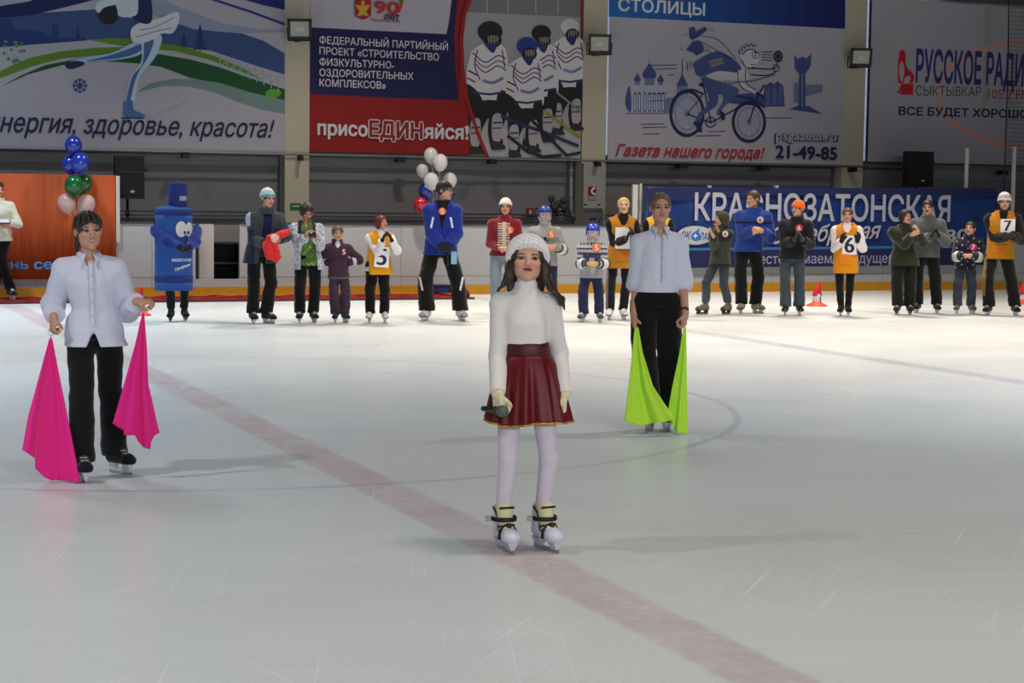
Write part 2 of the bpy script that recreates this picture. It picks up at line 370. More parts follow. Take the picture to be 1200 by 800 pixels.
# --- red white and blue banner with the hockey photograph
b2 = thing('banner', (pl(520, 183, WV)[0], WV, 2.5), 'blue, white and red banner with a hockey team photograph', 'banner')
cloth(b2, (362.5, 680, 181, ZT), WV, (132, 22, 22))
A = Art(330, 0, 3.243, WV, b2)
A.poly([(108, -40), (650, -40), (628, 132), (108, 104)], (166, 164, 176))
A.poly([(108, 104), (625, 130), (640, 60), (652, -40), (670, -40), (662, 60), (655, 130), (660, 250), (670, 380), (420, 372), (108, 357)], (20, 22, 72))
A.poly([(735, -40), (1135, -40), (1135, 602), (784, 597), (745, 505), (705, 380), (688, 260), (684, 150), (694, 60)], (146, 146, 152))
A.flush('printed_fields')
A.poly([(728, -40), (1135, -40), (1135, 66), (702, 46)], (108, 112, 118))
for x in (780, 860, 965, 1050): A.line([(x, -20), (x, 50)], 5, (150, 152, 156))
JW, DK, NB = (200, 196, 202), (26, 26, 32), (40, 48, 96)
A.poly([(690, 480), (1135, 500), (1135, 602), (784, 597)], (160, 160, 166))
def hockey(hx, hy, hr, helm, w, dx=0, z=1.0, flip=1):
    T = lambda x, y: (hx+(x*flip)*z, hy+y*z)
    P = lambda pts, c: A.poly([T(*p) for p in pts], c, True)
    P([(-70, 255), (0, 262), (60, 250), (66, 330), (40, 400), (52, 440), (10, 470), (-8, 400), (-6, 340), (-36, 400), (-30, 460), (-70, 480), (-80, 400), (-84, 320)], DK)
    P([(-58, 60), (-20, 42), (45, 48), (68, 90), (74, 190), (66, 262), (0, 268), (-74, 262), (-86, 170), (-80, 90)], JW)
    P([(-60, 70), (-88, 120), (-92, 210), (-50, 250), (-30, 215), (-58, 190), (-48, 120)], JW)
    P([(-94, 205), (-50, 235), (-30, 280), (-70, 300), (-96, 260)], DK)
    P([(34, 240), (62, 236), (70, 290), (40, 300), (26, 270)], DK)
    for k, c in [(0, NB), (1, (130, 60, 66)), (2, NB)]:
        A.line([T(-70+k*6, 80+k*22), T(-20, 118+k*20), T(30, 92+k*20), T(64, 104+k*24)], 5, c, True)
    A.line([T(-78, 238), T(0, 246), T(66, 236)], 9, NB); A.line([T(-88, 150), T(-52, 170)], 7, NB); A.line([T(-92, 180), T(-58, 198)], 7, (150, 60, 66))
    A.ell(T(4, 18), hr*.72*z, hr*.95*z, (120, 92, 80)); A.ell(T(0, -4), hr*z, hr*.85*z, helm); A.ell(T(10, 30), hr*.72*z, hr*.62*z, DK); A.ell(T(12, 24), hr*.46*z, hr*.3*z, (110, 86, 76))
    for x, y in ((-58, 350), (28, 330)):
        P([(x-16, y), (x+16, y-4), (x+20, y+60), (x+10, y+105), (x-16, y+100), (x-22, y+50)], (150, 150, 156)); A.line([T(x-18, y+30), T(x+18, y+28)], 7, NB); A.line([T(x-20, y+52), T(x+18, y+50)], 7, (130, 60, 66))
        P([(x-20, y+105), (x+14, y+108), (x+34, y+132), (x-18, y+134)], (40, 40, 46)); A.line([T(x-22, y+140), T(x+38, y+138)], 4, (120, 120, 126))
    P([(-20, 44), (26, 46), (10, 82)], NB); A.line([T(-50, 68), T(-62, 130), T(-40, 190)], 5, NB, True); A.line([T(48, 70), T(58, 140)], 5, NB, True); A.line([T(-30, 190), T(10, 200), T(52, 180)], 12, (110, 120, 160), True)
    for k in range(4): A.line([T(-8+k*12, 12), T(-6+k*12, 44)], 2, (150, 150, 154))
hockey(1095, 105, 42, (188, 188, 192), 60, 0, .84)
hockey(985, 130, 42, (28, 30, 34), 60, 0, .88)
hockey(790, 125, 50, (28, 32, 36), 60, 0, .95)
hockey(930, 180, 46, (32, 52, 130), 60, 0, .86)
for pts, c, w in [([(830, 440), (900, 470), (1000, 505), (1125, 555)], (36, 40, 80), 13), ([(855, 515), (930, 575), (990, 596), (1060, 590)], (28, 30, 50), 14),
                  ([(830, 345), (930, 440), (1030, 540), (1080, 590), (1132, 580)], (30, 30, 34), 13), ([(990, 420), (1060, 470), (1132, 520)], (142, 132, 48), 10), ([(1040, 350), (1130, 422)], (120, 120, 124), 9)]:
    A.line(pts, w, c)
A.flush('printed_photograph', 'printed photograph of four hockey players')
A.poly([(712, -40), (738, -40), (697, 60), (687, 150), (691, 260), (708, 380), (748, 505), (786, 597), (772, 597), (735, 505), (695, 385), (670, 380), (676, 250), (672, 150), (684, 60)], (140, 24, 24))
A.poly([(275, -40), (337, -40), (337, 62), (322, 70), (306, 76), (290, 70), (275, 64)], (150, 28, 32))
GD = (190, 150, 50)
A.poly([(306, 10), (312, 22), (334, 18), (326, 34), (318, 44), (330, 64), (306, 58), (282, 64), (294, 44), (286, 34), (278, 18), (300, 22)], GD); A.ell((306, 12), 7, 9, GD); A.poly([(290, -30), (322, -30), (318, -12), (294, -12)], GD)
A.text('90', (350, 50), (442, 56), 44, (170, 30, 40), .03); A.poly([(430, -20), (458, -40), (460, 10), (446, 50), (438, 46), (448, 10)], (190, 40, 48)); A.poly([(434, -20), (456, -30), (456, 8), (446, 20), (446, -4)], (40, 120, 70))
A.text('лет', (386, 74), (444, 78), 24, (60, 40, 60), .03); A.text('Республика Коми', (338, 82), (446, 88), 9, (150, 40, 44), .02)
A.flush('printed_emblem', 'printed red coat of arms with golden bird beside a red 90')
LW = (196, 192, 200)
for st, a, b in [('ФЕДЕРАЛЬНЫЙ ПАРТИЙНЫЙ', (141, 165), (628, 192)), ('ПРОЕКТ «СТРОИТЕЛЬСТВО', (141, 206), (594, 231)), ('ФИЗКУЛЬТУРНО-', (141, 248), (424, 262)), ('ОЗДОРОВИТЕЛЬНЫХ', (141, 289), (497, 304)), ('КОМПЛЕКСОВ»', (141, 328), (392, 338))]:
    A.text(st, a, b, 26, LW, .012)
A.flush('printed_lettering')
A.text('присо', (135, 511), (322, 517), 50, LW, .03); A.text('ЕДИН', (332, 519), (530, 527), 56, LW, .085); A.text('ЕДИН', (332, 519), (530, 527), 56, (132, 22, 22), .035); A.text('яйся!', (540, 525), (704, 529), 50, LW, .03)
A.flush('printed_slogan')
# --- newspaper banner with the cyclist
b3 = thing('banner', (pl(850, 190, WV)[0], WV, 2.4), 'white newspaper banner with a blue cartoon of a man on a bicycle', 'banner')
cloth(b3, (711.5, 987, 190, ZT), WV, (164, 162, 174))
A = Art(680, 0, 3.48, WV, b3)
for k in range(12):
    xa, xb = 116+k*80.2, 116+(k+1)*80.2; t = k/11; c = tuple(np.array((30, 100, 172))*(1-t)+np.array((18, 28, 92))*t)
    A.poly([(xa, -45), (xb+.6, -45), (xb+.6, 68+(xb-116)*.0515), (xa, 68+(xa-116)*.0515)], c); A.n -= 1
A.text('СТОЛИЦЫ', (155, 43), (506, 63), 47, (200, 204, 212), .02)
A.flush('printed_header')
NV, BL, LB = (30, 32, 78), (58, 74, 128), (104, 114, 150)
# church
for x0_, x1_, yt in [(205, 250, 350), (250, 312, 345), (312, 345, 350)]: A.poly([(x0_, 460), (x0_, yt), (x1_, yt), (x1_, 460)], (160, 164, 186)); 
for cx, cy, r in [(232, 322, 14), (281, 300, 28), (326, 325, 13)]:
    A.poly([(cx-r*.7, cy+r*.75), (cx-r, cy), (cx-r*.5, cy-r*.8), (cx, cy-r*1.5), (cx+r*.5, cy-r*.8), (cx+r, cy), (cx+r*.7, cy+r*.75)], BL, True)
    A.poly([(cx-r*.7, cy+r*.7), (cx+r*.7, cy+r*.7), (cx+r*.7, cy+r*1.7), (cx-r*.7, cy+r*1.7)], LB); A.line([(cx, cy-r*1.4), (cx, cy-r*2)], 3, NV)
for x in (222, 240, 262, 281, 300, 320, 336):
    A.poly([(x-6, 455), (x-6, 385), (x, 372), (x+6, 385), (x+6, 455)], BL); A.poly([(x-3, 450), (x-3, 390), (x, 382), (x+3, 390), (x+3, 450)], (176, 178, 194))
A.line([(185, 462), (350, 462)], 3, NV); A.poly([(182, 400), (198, 350), (206, 400), (204, 455), (186, 440)], BL, True)
A.poly([(340, 462), (345, 400), (390, 395), (392, 345), (414, 330), (436, 348), (440, 395), (470, 400), (470, 462)], LB); A.line([(414, 335), (414, 240)], 4, NV); A.poly([(390, 350), (414, 300), (438, 350)], BL)
A.poly([(600, 420), (620, 385), (700, 380), (745, 392), (750, 350), (775, 335), (790, 345), (800, 330), (826, 350), (832, 435), (745, 435)], BL)
for x in (762, 790, 815): A.poly([(x-10, 430), (x-10, 365), (x, 345), (x+10, 365), (x+10, 430)], (80, 92, 140))
A.poly([(886, 440), (890, 300), (872, 280), (870, 222), (884, 240), (904, 232), (922, 238), (940, 218), (938, 270), (916, 300), (916, 440)], BL)
A.line([(903, 300), (903, 440)], 4, (150, 156, 180)); A.poly([(850, 446), (880, 432), (930, 432), (985, 465)], BL); A.poly([(916, 345), (985, 345), (985, 375), (916, 395)], LB); A.poly([(868, 338), (888, 335), (888, 420), (868, 420)], LB)
for yy, xa, xb in [(265, 285, 392), (280, 300, 392), (305, 355, 382), (380, 275, 355), (410, 280, 340), (505, 245, 340), (518, 250, 352), (545, 255, 320), (552, 470, 570), (535, 520, 590), (480, 750, 862)]: A.line([(xa, yy+2), (xb, yy)], 3, NV)
A.flush('printed_town')
# bicycle and rider
for c, rx, ry in [((433, 462), 66, 90), ((685, 498), 64, 78)]:
    A.ell(c, rx*.82, ry*.84, (150, 154, 176)); A.ring(c, rx, ry, 15, NV); A.ring(c, rx*.72, ry*.74, 5, LB); A.ell(c, 9, 13, LB)
    for k in range(10):
        a = k*.63; A.line([(c[0]+10*math.cos(a), c[1]+13*math.sin(a)), (c[0]+rx*.84*math.cos(a), c[1]+ry*.84*math.sin(a))], 2, LB)
A.line([(372, 420), (400, 382), (450, 366), (500, 385)], 9, NV, True); A.line([(625, 450), (660, 420), (710, 412), (750, 440)], 8, NV, True)
A.line([(433, 465), (530, 500), (690, 412)], 7, NV); A.line([(530, 500), (500, 350)], 7, NV); A.line([(520, 370), (705, 405)], 7, NV); A.line([(433, 465), (508, 372)], 5, NV); A.line([(685, 498), (718, 395), (748, 345)], 8, NV); A.ring((528, 498), 20, 20, 5, NV)
A.poly([(478, 345), (500, 335), (530, 345), (500, 356)], NV, True); A.line([(700, 372), (742, 392), (745, 405)], 10, NV)
A.poly([(488, 300), (560, 330), (640, 362), (628, 392), (580, 440), (568, 470), (552, 458), (580, 400), (540, 350)], (70, 84, 136), True)
A.poly([(490, 318), (548, 335), (560, 380), (552, 430), (500, 470), (480, 515), (462, 505), (478, 465), (520, 420), (512, 370)], (64, 78, 132), True)
A.poly([(456, 500), (484, 498), (494, 535), (482, 538), (470, 518)], NV, True); A.poly([(566, 452), (584, 462), (586, 486), (572, 488)], NV, True)
A.poly([(505, 310), (470, 282), (480, 245), (540, 222), (620, 248), (668, 275), (684, 320), (650, 330), (590, 325), (560, 330)], (184, 182, 192), True)
A.poly([(462, 285), (470, 250), (545, 212), (600, 228), (650, 270), (640, 296), (560, 290), (500, 312), (475, 308)], (62, 76, 130), True)
A.poly([(520, 250), (575, 235), (584, 258), (530, 276)], (130, 120, 120)); A.line([(525, 262), (580, 248)], 4, (90, 80, 80))
A.line([(650, 285), (660, 345), (712, 378)], 26, (184, 182, 192), True); A.line([(638, 290), (648, 350), (708, 386)], 4, NV, True); A.line([(670, 280), (674, 340), (716, 368)], 4, NV, True)
A.line([(680, 278), (770, 282), (800, 272)], 5, NV, True); A.line([(690, 305), (760, 308), (800, 290)], 5, NV, True); A.ring((795, 278), 12, 14, 5, NV); A.line([(797, 262), (802, 250)], 5, NV); A.ell((803, 231), 19, 24, NV); A.ring((803, 231), 11, 14, 3, (150, 120, 110))
A.ell((690, 240), 34, 38, (188, 186, 194)); A.ring((690, 240), 34, 38, 4, NV, 30, 60, 330); A.ell((716, 232), 9, 14, (200, 200, 206)); A.ring((705, 225), 8, 14, 3, NV); A.ring((716, 226), 8, 14, 3, NV); A.ell((726, 240), 6, 5, (188, 186, 194)); A.line([(690, 264), (712, 264)], 3, NV)
A.line([(645, 222), (642, 200), (655, 208), (655, 188), (668, 196), (672, 180), (684, 190), (692, 178), (700, 190), (712, 184)], 5, NV); A.ell((655, 232), 6, 10, (188, 186, 194))
A.line([(585, 330), (600, 342), (640, 335), (700, 330), (745, 318), (790, 305)], 8, LB, True)
A.poly([(440, 115), (462, 110), (468, 130), (505, 110), (515, 122), (480, 150), (450, 165), (440, 150)], (50, 64, 120)); A.poly([(428, 205), (455, 170), (480, 165), (500, 190), (498, 212), (470, 228), (455, 215)], (50, 64, 120))
A.line([(490, 148), (560, 165), (630, 240)], 3, NV, True); A.line([(485, 170), (550, 205), (620, 245)], 3, NV, True); A.line([(500, 205), (530, 215)], 3, NV)
for x, y in [(415, 145), (422, 143), (430, 142), (405, 202), (412, 200), (524, 125), (532, 124), (540, 124), (508, 200), (516, 200)]: A.line([(x, y-6), (x+2, y+6)], 2, NV)
for k in range(4): A.line([(430+k*11, 250), (434+k*11, 290-k*6)], 3, NV, True)
for k in range(4): A.line([(735, 212+k*11), (780, 212+k*12)], 3, NV)
A.flush('printed_cyclist', 'printed blue drawing of a cyclist')
A.text('Газета нашего города!', (142, 634), (746, 645), 44, (166, 28, 34), .018, .3)
A.flush('printed_slogan')
A.text('psgazeta.ru', (790, 570), (1044, 576), 36, (30, 34, 90), .05); A.text('psgazeta.ru', (794, 569), (1040, 574), 34, (176, 176, 186), .008)
A.flush('printed_web_address')
A.text('21-49-85', (793, 642), (1040, 650), 48, (28, 30, 74), .03)
A.flush('printed_phone_number')
# --- radio banner
b4 = thing('banner', (pl(1110, 196, WV)[0], WV, 2.4), 'white radio banner with purple lettering and a red gramophone', 'banner')
cloth(b4, (1016.5, 1259, 192, 5.86), WV, (160, 159, 168))
A = Art(1020, 0, 6.667, WV, b4)
A.poly([(890, 55), (942, 55), (936, 420), (905, 900), (870, 900), (885, 420)], (150, 148, 150))  # pole and light showing through the cloth, painted as a darker strip
A.line([(1320+800*math.cos(a), 737+420*math.sin(a)) for a in np.linspace(0, 2*math.pi, 60, False)], 55, (196, 146, 138), closed=True)
A.flush('printed_ring_and_show_through')
RD = (182, 26, 32)
A.poly([(215, 640), (212, 520), (222, 420), (240, 392), (262, 395), (272, 430), (280, 520), (330, 575), (338, 610), (318, 650), (240, 650)], RD, True)
A.poly([(226, 600), (222, 530), (238, 480), (256, 500), (262, 560), (252, 620), (240, 640)], (160, 159, 168), True); A.poly([(258, 640), (268, 605), (300, 592), (312, 620), (296, 650), (262, 650)], (160, 159, 168), True)
A.poly([(232, 655), (332, 655), (330, 740), (232, 738)], RD); A.poly([(204, 726), (205, 712), (220, 708), (222, 680), (230, 680), (230, 726)], RD); A.ring((303, 413), 9, 9, 3, (120, 110, 140), 14)
A.flush('printed_emblem', 'red gramophone print')
PU = (58, 40, 118)
A.text('РУССКОЕ', (352, 634), (858, 655), 232, PU, .03); A.text('РАДИО', (902, 655), (1270, 672), 226, PU, .03)
A.text('СЫКТЫВКАР', (350, 745), (860, 754), 72, (64, 62, 72), 0.); A.text('105.2 FM', (916, 768), (1235, 778), 70, (170, 50, 50), .004)
A.flush('printed_lettering')
A.text('ВСЕ БУДЕТ ХОРОШО!', (218, 897), (1250, 923), 60, (32, 34, 76), .03)
A.flush('printed_slogan')
mb = MB(); mb.tube([(pl(1016, 3, WV)[0], WV-.02, 5.88), (pl(1259, 3, WV)[0], WV-.02, 5.88)], .03, mat('rail_steel', (170, 172, 176), .35, metal=.8)); part('top_rail', mb, b4)
# --- orange banner and blue banner hung on the boards
OV = BV-.05
ob = thing('banner', (pl(60, 328, OV)[0], OV, .34), 'orange banner with pale blue lettering hung over the boards at left', 'banner')
mb = MB(); ua, ub = pl(-70, 300, OV)[0], pl(136, 300, OV)[0]; zb, zt = pl(60, 327, OV)[1], pl(60, 204, OV)[1]
om = cmat((168, 70, 20), .7, noise=.08, nscale=3); n = 60
vs = []; fs = []
for j in range(2):
    for i in range(n+1):
        x = ua+(ub-ua)*i/n; w_ = .012*math.sin(i*.9)+.010*math.sin(i*2.3+1); vs.append((x, OV+w_-.01, zb if j == 0 else zt))
for i in range(n): fs.append((i, i+1, n+2+i, n+1+i))
mb.add(vs, fs, om, True); c_ = part('cloth', mb, ob); sm = c_.modifiers.new('thickness', 'SOLIDIFY'); sm.thickness = .006
A = Art(0, 200, 4, OV-.02, ob)
A.text('День севера', (-68, 461), (425, 462), 44, (36, 70, 140), .055); A.text('День севера', (-64, 458), (421, 459), 40, (96, 146, 186), .012)
A.flush('printed_lettering', 'pale blue printed lettering')
mb = MB(); ux = pl(138, 240, OV)[0]; mb.box((ux-.03, OV-.02, .9), (ux+.03, OV+.03, pl(138, 206, OV)[1]), cmat((190, 190, 188), .5))
solo('banner_post', mb, (ux, OV, .9), 'white post at the right edge of the orange banner', 'post')
bb = thing('banner', (pl(960, 312, OV)[0], OV, .36), 'blue water company banner with large white lettering hung over the boards', 'banner')
A = Art(740, 170, 5, OV, bb)
x0, x1 = pl(754, 300, OV)[0], pl(1167, 300, OV)[0]; zb = pl(960, 311, OV)[1]; zt = pl(960, 222, OV)[1]
mb = MB(); n = 90; vs = []; fs = []
bm_ = mat('banner_blue_print', (20, 50, 112), .38, noise=.5, nscale=2.2, spec=.45)
for j in range(9):
    for i in range(n+1):
        x = x0+(x1-x0)*i/n; z = zb+(zt-zb)*j/8; vs.append((x, OV+.018*math.sin(i*.7+j*.8)*math.sin(j*.5+i*.13), z))
for j in range(8):
    for i in range(n): fs.append((j*(n+1)+i, j*(n+1)+i+1, (j+1)*(n+1)+i+1, (j+1)*(n+1)+i))
mb.add(vs, fs, bm_, True); c_ = part('cloth', mb, bb); sm = c_.modifiers.new('thickness', 'SOLIDIFY'); sm.thickness = .006
A.v = OV-.03
A.poly([(70, 620), (2130, 600), (2130, 698), (70, 722)], (24, 30, 78)); A.poly([(70, 604), (2130, 584), (2130, 600), (70, 620)], (50, 104, 156))
A.poly([(70, 250), (2130, 252), (2130, 300), (1800, 330), (900, 290), (70, 330)], (20, 34, 84)); 
A.ell((372, 528), 105, 55, (176, 180, 186), 40); A.text('ЭК', (290, 552), (345, 553), 44, (36, 60, 130), .02, .2); A.text('ЛАЙН', (398, 556), (490, 556), 40, (36, 60, 130), .02, .2)
A.poly([(398, 486), (392, 512), (404, 530), (396, 556), (368, 562), (348, 546), (350, 522), (372, 506)], (40, 110, 190), True); A.poly([(372, 515), (377, 527), (389, 531), (377, 535), (372, 548), (367, 535), (355, 531), (367, 527)], (210, 220, 228))
A.flush('printed_emblem')
TW = (170, 170, 184)
A.text('КРАСНОЗАТОНСКАЯ', (370, 438), (1862, 446), 148, TW, .018)
A.flush('printed_lettering')
A.text('Серебряная', (823, 582), (1464, 548), 92, (20, 30, 84), .02, .35); A.text('Серебряная', (817, 577), (1458, 543), 92, TW, .014, .35)
A.flush('printed_script')
A.text('т.  2-80', (1515, 580), (1970, 560), 70, TW, .02)
A.flush('printed_phone_number')
A.text('Вместе думаем о будущем', (650, 696), (1545, 688), 56, (150, 156, 186), .004)
A.flush('printed_slogan')
for k, x in enumerate((832, 911)):
    mb = MB(); u_, z_ = pl(x, 221, OV-.02); mb.box((u_-.035, OV-.01, z_-.1), (u_+.035, OV+.06, z_+.06), cmat((170, 172, 170), .5))
    part('clamp', mb, bb)
# ------------------------------------------------------------------ fittings and props around the boards
steel = mat('rail_steel', (170, 172, 176), .35, metal=.8)
black = mat('black_plastic', (9, 9, 10), .7)
dark = mat('dark_metal', (30, 30, 32), .5, metal=.3)
# hanging rail below the banners with its brackets
rl = thing('banner_rail', (pl(520, 184, WV)[0], WV-.1, 2.38), 'long steel rail under the wall banners', 'rail')
RZ = pl(520, 184.5, WV-.1)[1]
mb = MB(); mb.tube([(-14, WV-.10, RZ), (22, WV-.10, RZ)], .022, mat('rail_dull', (140, 142, 146), .5, metal=.4)); part('tube', mb, rl)
for x, y, w in [(218, 182, 10), (353, 183, 6), (470, 188, 13), (578, 191, 13), (701, 190, 7), (801, 196, 17), (896, 198, 17), (1000, 198, 8), (1176, 203, 14)]:
    u_, z_ = pl(x, y, WV-.2); h = w*.5*.0155
    mb = MB(); mb.box((u_-h, WV-.30, RZ-.11), (u_+h*.4, WV-.10, RZ-.03), dark); mb.box((u_-h*.3, WV-.14, RZ-.05), (u_+h, WV-.02, RZ-.01), dark); part('bracket', mb, rl)
# floodlights
def floodlight(x, y, label):
    u_, z_ = pl(x, y, WV-.35); t = thing('floodlight', (u_, WV-.35, z_-.2), label, 'floodlight', 'floodlights on the pilasters')
    M = Matrix.Translation((u_, WV-.35, z_)) @ Matrix.Rotation(math.radians(-22), 4, 'Z') @ Matrix.Rotation(math.radians(14), 4, 'X')
    mb = MB(); a, b = .215, .185
    vs = [(-a, -.11, -b), (a, -.11, -b), (a, -.11, b), (-a, -.11, b), (-a*.7, .12, -b*.7), (a*.7, .12, -b*.7), (a*.7, .12, b*.7), (-a*.7, .12, b*.7)]
    vs = [M @ Vector(p) for p in vs]
    mb.add(vs, [(4, 5, 1, 0), (5, 6, 2, 1), (6, 7, 3, 2), (7, 4, 0, 3), (7, 6, 5, 4)], dark)
    for q in [((-a, -.13, -b), (a, -.10, -b+.055)), ((-a, -.13, b-.05), (a, -.10, b)), ((-a, -.13, -b), (-a+.05, -.10, b)), ((a-.05, -.13, -b), (a, -.10, b))]: mb.box(*q, dark, M)
    for k in range(5): mb.box((-a*.6+k*.06, .06, -b*.66), (-a*.6+k*.06+.012, .15, b*.66), dark, M)
    part('housing', mb, t)
    mb = MB(); mb.box((-a+.045, -.112, -b+.05), (a-.045, -.104, b-.045), mat('lamp_glass', (150, 152, 144), .25, spec=.6), M); part('glass', mb, t)
    mb = MB(); mb.box((-.07, .0, -.035), (.07, .03, .035), mat('lamp_tube', (172, 172, 164), .4), M @ Matrix.Translation((0, -.118, 0))); part('bulb', mb, t)
    mb = MB(); mb.tube([M @ Vector((-a-.02, 0, 0)), M @ Vector((-a-.02, .05, -b-.04)), M @ Vector((a+.02, .05, -b-.04)), M @ Vector((a+.02, 0, 0))], .014, dark); mb.tube([M @ Vector((0, .05, -b-.04)), (u_, WV-.02, z_-b-.02)], .02, dark); part('bracket', mb, t)
floodlight(352, 33, 'black floodlight on the pilaster beside the red, white and blue banner'); floodlight(702.5, 50.5, 'black floodlight on the pilaster left of the cyclist banner'); floodlight(1008, 66, 'black floodlight on the pilaster left of the radio banner')
# speakers
def speaker(x0, x1, yt, yb, xp, ypb, v, label, lab2):
    ua, zt = pl(x0, yt, v); ub, zb = pl(x1, yb, v); ua, ub = ua, ub; uc = (ua+ub)/2
    t = thing('loudspeaker', (uc, v, zb), label, 'loudspeaker')
    mb = MB(); w = (ub-ua)/2
    pr = [(uc-w, v), (uc+w, v), (uc+w, v+.18), (uc+w*.55, v+.40), (uc-w*.55, v+.40), (uc-w, v+.18)]
    mb.add([(p[0], p[1], z) for z in (zb, zt) for p in pr], [(5, 4, 3, 2, 1, 0), (6, 7, 8, 9, 10, 11)]+[(i, (i+1) % 6, 6+(i+1) % 6, 6+i) for i in range(6)], black); part('cabinet', mb, t)
    mb = MB(); mb.box((uc-w*.9, v-.012, zb+.06), (uc+w*.9, v, zb+(zt-zb)*.58), mat('grille', (14, 14, 15), .8, noise=.5, nscale=300)); part('grille', mb, t)
    mb = MB(); h0 = zb+(zt-zb)*.62; mb.add([(uc-w*.8, v-.004, h0), (uc+w*.8, v-.004, h0), (uc+w*.8, v-.004, zt-.05), (uc-w*.8, v-.004, zt-.05), (uc-w*.25, v+.05, h0+.1), (uc+w*.25, v+.05, h0+.1), (uc+w*.25, v+.05, zt-.15), (uc-w*.25, v+.05, zt-.15)], [(0, 1, 5, 4), (1, 2, 6, 5), (2, 3, 7, 6), (3, 0, 4, 7), (4, 5, 6, 7)], mat('horn', (10, 10, 11), .35)); mb.box((uc-w*.8, v-.006, h0-.01), (uc+w*.8, v-.001, h0), black); part('horn', mb, t)
    mb = MB(); mb.box((uc+w*.02, v-.016, zb+.10), (uc+w*.28, v-.012, zb+.14), cmat((150, 150, 152), .4)); part('badge', mb, t, 'small pale badge')
    mb = MB(); mb.box((uc+w, v+.05, zb+.45), (uc+w+.05, v+.1, zb+.5), black); part('handle', mb, t)
    us = pl(xp, ypb, v+.15)[0]; zz = max(0, 0)
    t2 = thing('speaker_stand', (us, v+.15, 0), lab2, 'speaker stand')
    mb = MB(); mb.tube([(us, v+.15, .7), (us, v+.15, zb)], .022, black); part('pole', mb, t2)
    mb = MB(); mb.tube([(us, v+.15, .3), (us, v+.15, .75)], .03, black); mb.tube([(us, v+.15, 1.32), (us, v+.15, 1.40)], .035, black); part('collar', mb, t2)
    for k in range(3):
        a = k*2.094+.5; mb = MB(); mb.tube([(us, v+.15, .62), (us+.5*math.cos(a), v+.15+.5*math.sin(a), .015)], .014, black); part('leg', mb, t2)
speaker(135, 169.5, 182, 233, 149.5, 262, BV+.75, 'black loudspeaker on a stand beside the orange banner', 'black speaker stand behind the boards beside the orange banner')
speaker(1065, 1093.5, 177, 219, 1073, 262, BV+.75, 'black loudspeaker on a stand behind the blue banner', 'black speaker stand behind the blue banner')
# glass stanchions
for xa, xb, yt, lab in [(741.5, 747.5, 216, 'wide pale stanchion at the left end of the blue banner'), (749.5, 752, 215, 'thin pale stanchion touching the left end of the blue banner'), (1131, 1133.5, 174, 'tall pale stanchion rising behind the blue banner'), (1186, 1189, 172, 'tall pale stanchion right of the blue banner by the net')]:
    v = BV+.04; ua, ub = pl(xa, 240, v)[0], pl(xb, 240, v)[0]; zt = pl(xa, yt, v)[1]
    mb = MB(); mb.box((ua, v, BH), (ub, v+.05, zt), cmat((186, 186, 182), .5)); mb.box((ua-.01, v-.005, BH+.03), (ub+.01, v+.055, BH+.06), cmat((150, 150, 150), .5))
    solo('stanchion', mb, ((ua+ub)/2, v, BH), lab, 'stanchion', 'stanchions on the rink boards')
# protective net at right
nt_ = MB(); v = BV+.12; nm = mat('net_cord', (40, 42, 44), .8)
ua, ub = pl(1181, 60, v)[0], pl(1262, 60, v)[0]; nn = 26
for i in range(nn+1):
    x = ua+(ub-ua)*i/nn; nt_.tube([(x-.10*math.sin(math.pi*.2)+.0, v, 7.2), (x+.05, v, 4.2), (x+.05, v, BH+.04)], .0035, nm, 4)
for j in range(70):
    z = BH+.05+j*.085; nt_.tube([(ua+.03, v+.002, z), (ub, v+.002, z)], .0035, nm, 4)
nt_.tube([(ua-.05, v, 7.2), (ua+.02, v, 4.2), (ua+.02, v, BH+.04)], .012, nm, 5)
tag(solo('safety_net', nt_, ((ua+ub)/2, v, BH), 'dark protective net behind the boards at the right edge', 'net'), kind=None)
# pipe, panel, signs on the wall
PV = WV+.22; t = thing('wall_pipe', (pl(669, 250, PV)[0], PV, 1.4), 'grey bent pipe on the wall left of the phone sign panel', 'pipe')
pm = cmat((132, 132, 134), .5); a = pl(669, 190, PV); b = pl(669, 248, PV); c = pl(682, 252, PV)
mb = MB(); mb.tube([(a[0], PV, 2.5), (b[0], PV, b[1]+.05), (b[0]+.03, PV, c[1]), (c[0], PV, c[1])], .045, pm); part('pipe', mb, t)
for k in (.3, .8):
    z = b[1]+(2.4-b[1])*k; mb = MB(); mb.tube([(a[0], PV, z), (a[0], PV, z+.03)], .055, pm); part('clamp', mb, t)
KV = WV-.03; t = thing('wall_panel', (pl(695, 244, KV)[0], KV, 1.5), 'pale grey box panel on the pilaster with the phone sign', 'panel')
ua, ub = pl(681, 230, KV)[0], pl(707, 230, KV)[0]; z0_, z1_ = pl(695, 244, KV)[1], pl(695, 192, KV)[1]
mb = MB(); mb.box((ua, KV-.10, z0_), (ub, KV, z1_), cmat((140, 140, 138), .6)); part('box', mb, t)
for x in (686, 702):
    u_, z_ = pl(x, 239.7, KV-.1); mb = MB(); mb.box((u_-.03, KV-.106, z_-.012), (u_+.03, KV-.10, z_+.012), dark); part('latch', mb, t)
def sign(name, x0, x1, y0, y1, v, col, label, draw):
    t = thing(name, (pl((x0+x1)/2, y1, v)[0], v, pl((x0+x1)/2, y1, v)[1]), label, 'sign'); cloth(t, (x0, x1, y1, pl((x0+x1)/2, y0, v)[1]), v, col, 'plate', .5)
    A = Art(0, 0, 1, v, t); draw(A); A.flush('symbol'); return t
def d_phone(A):
    A.line([(695.6, 220.3), (693.2, 223.2), (694, 226), (696.6, 227.6)], 2.2, (210, 205, 200), True); A.ell((695.9, 220.2), 1.3, 1.1, (210, 205, 200), 10); A.ell((696.8, 227.3), 1.4, 1.2, (210, 205, 200), 10)
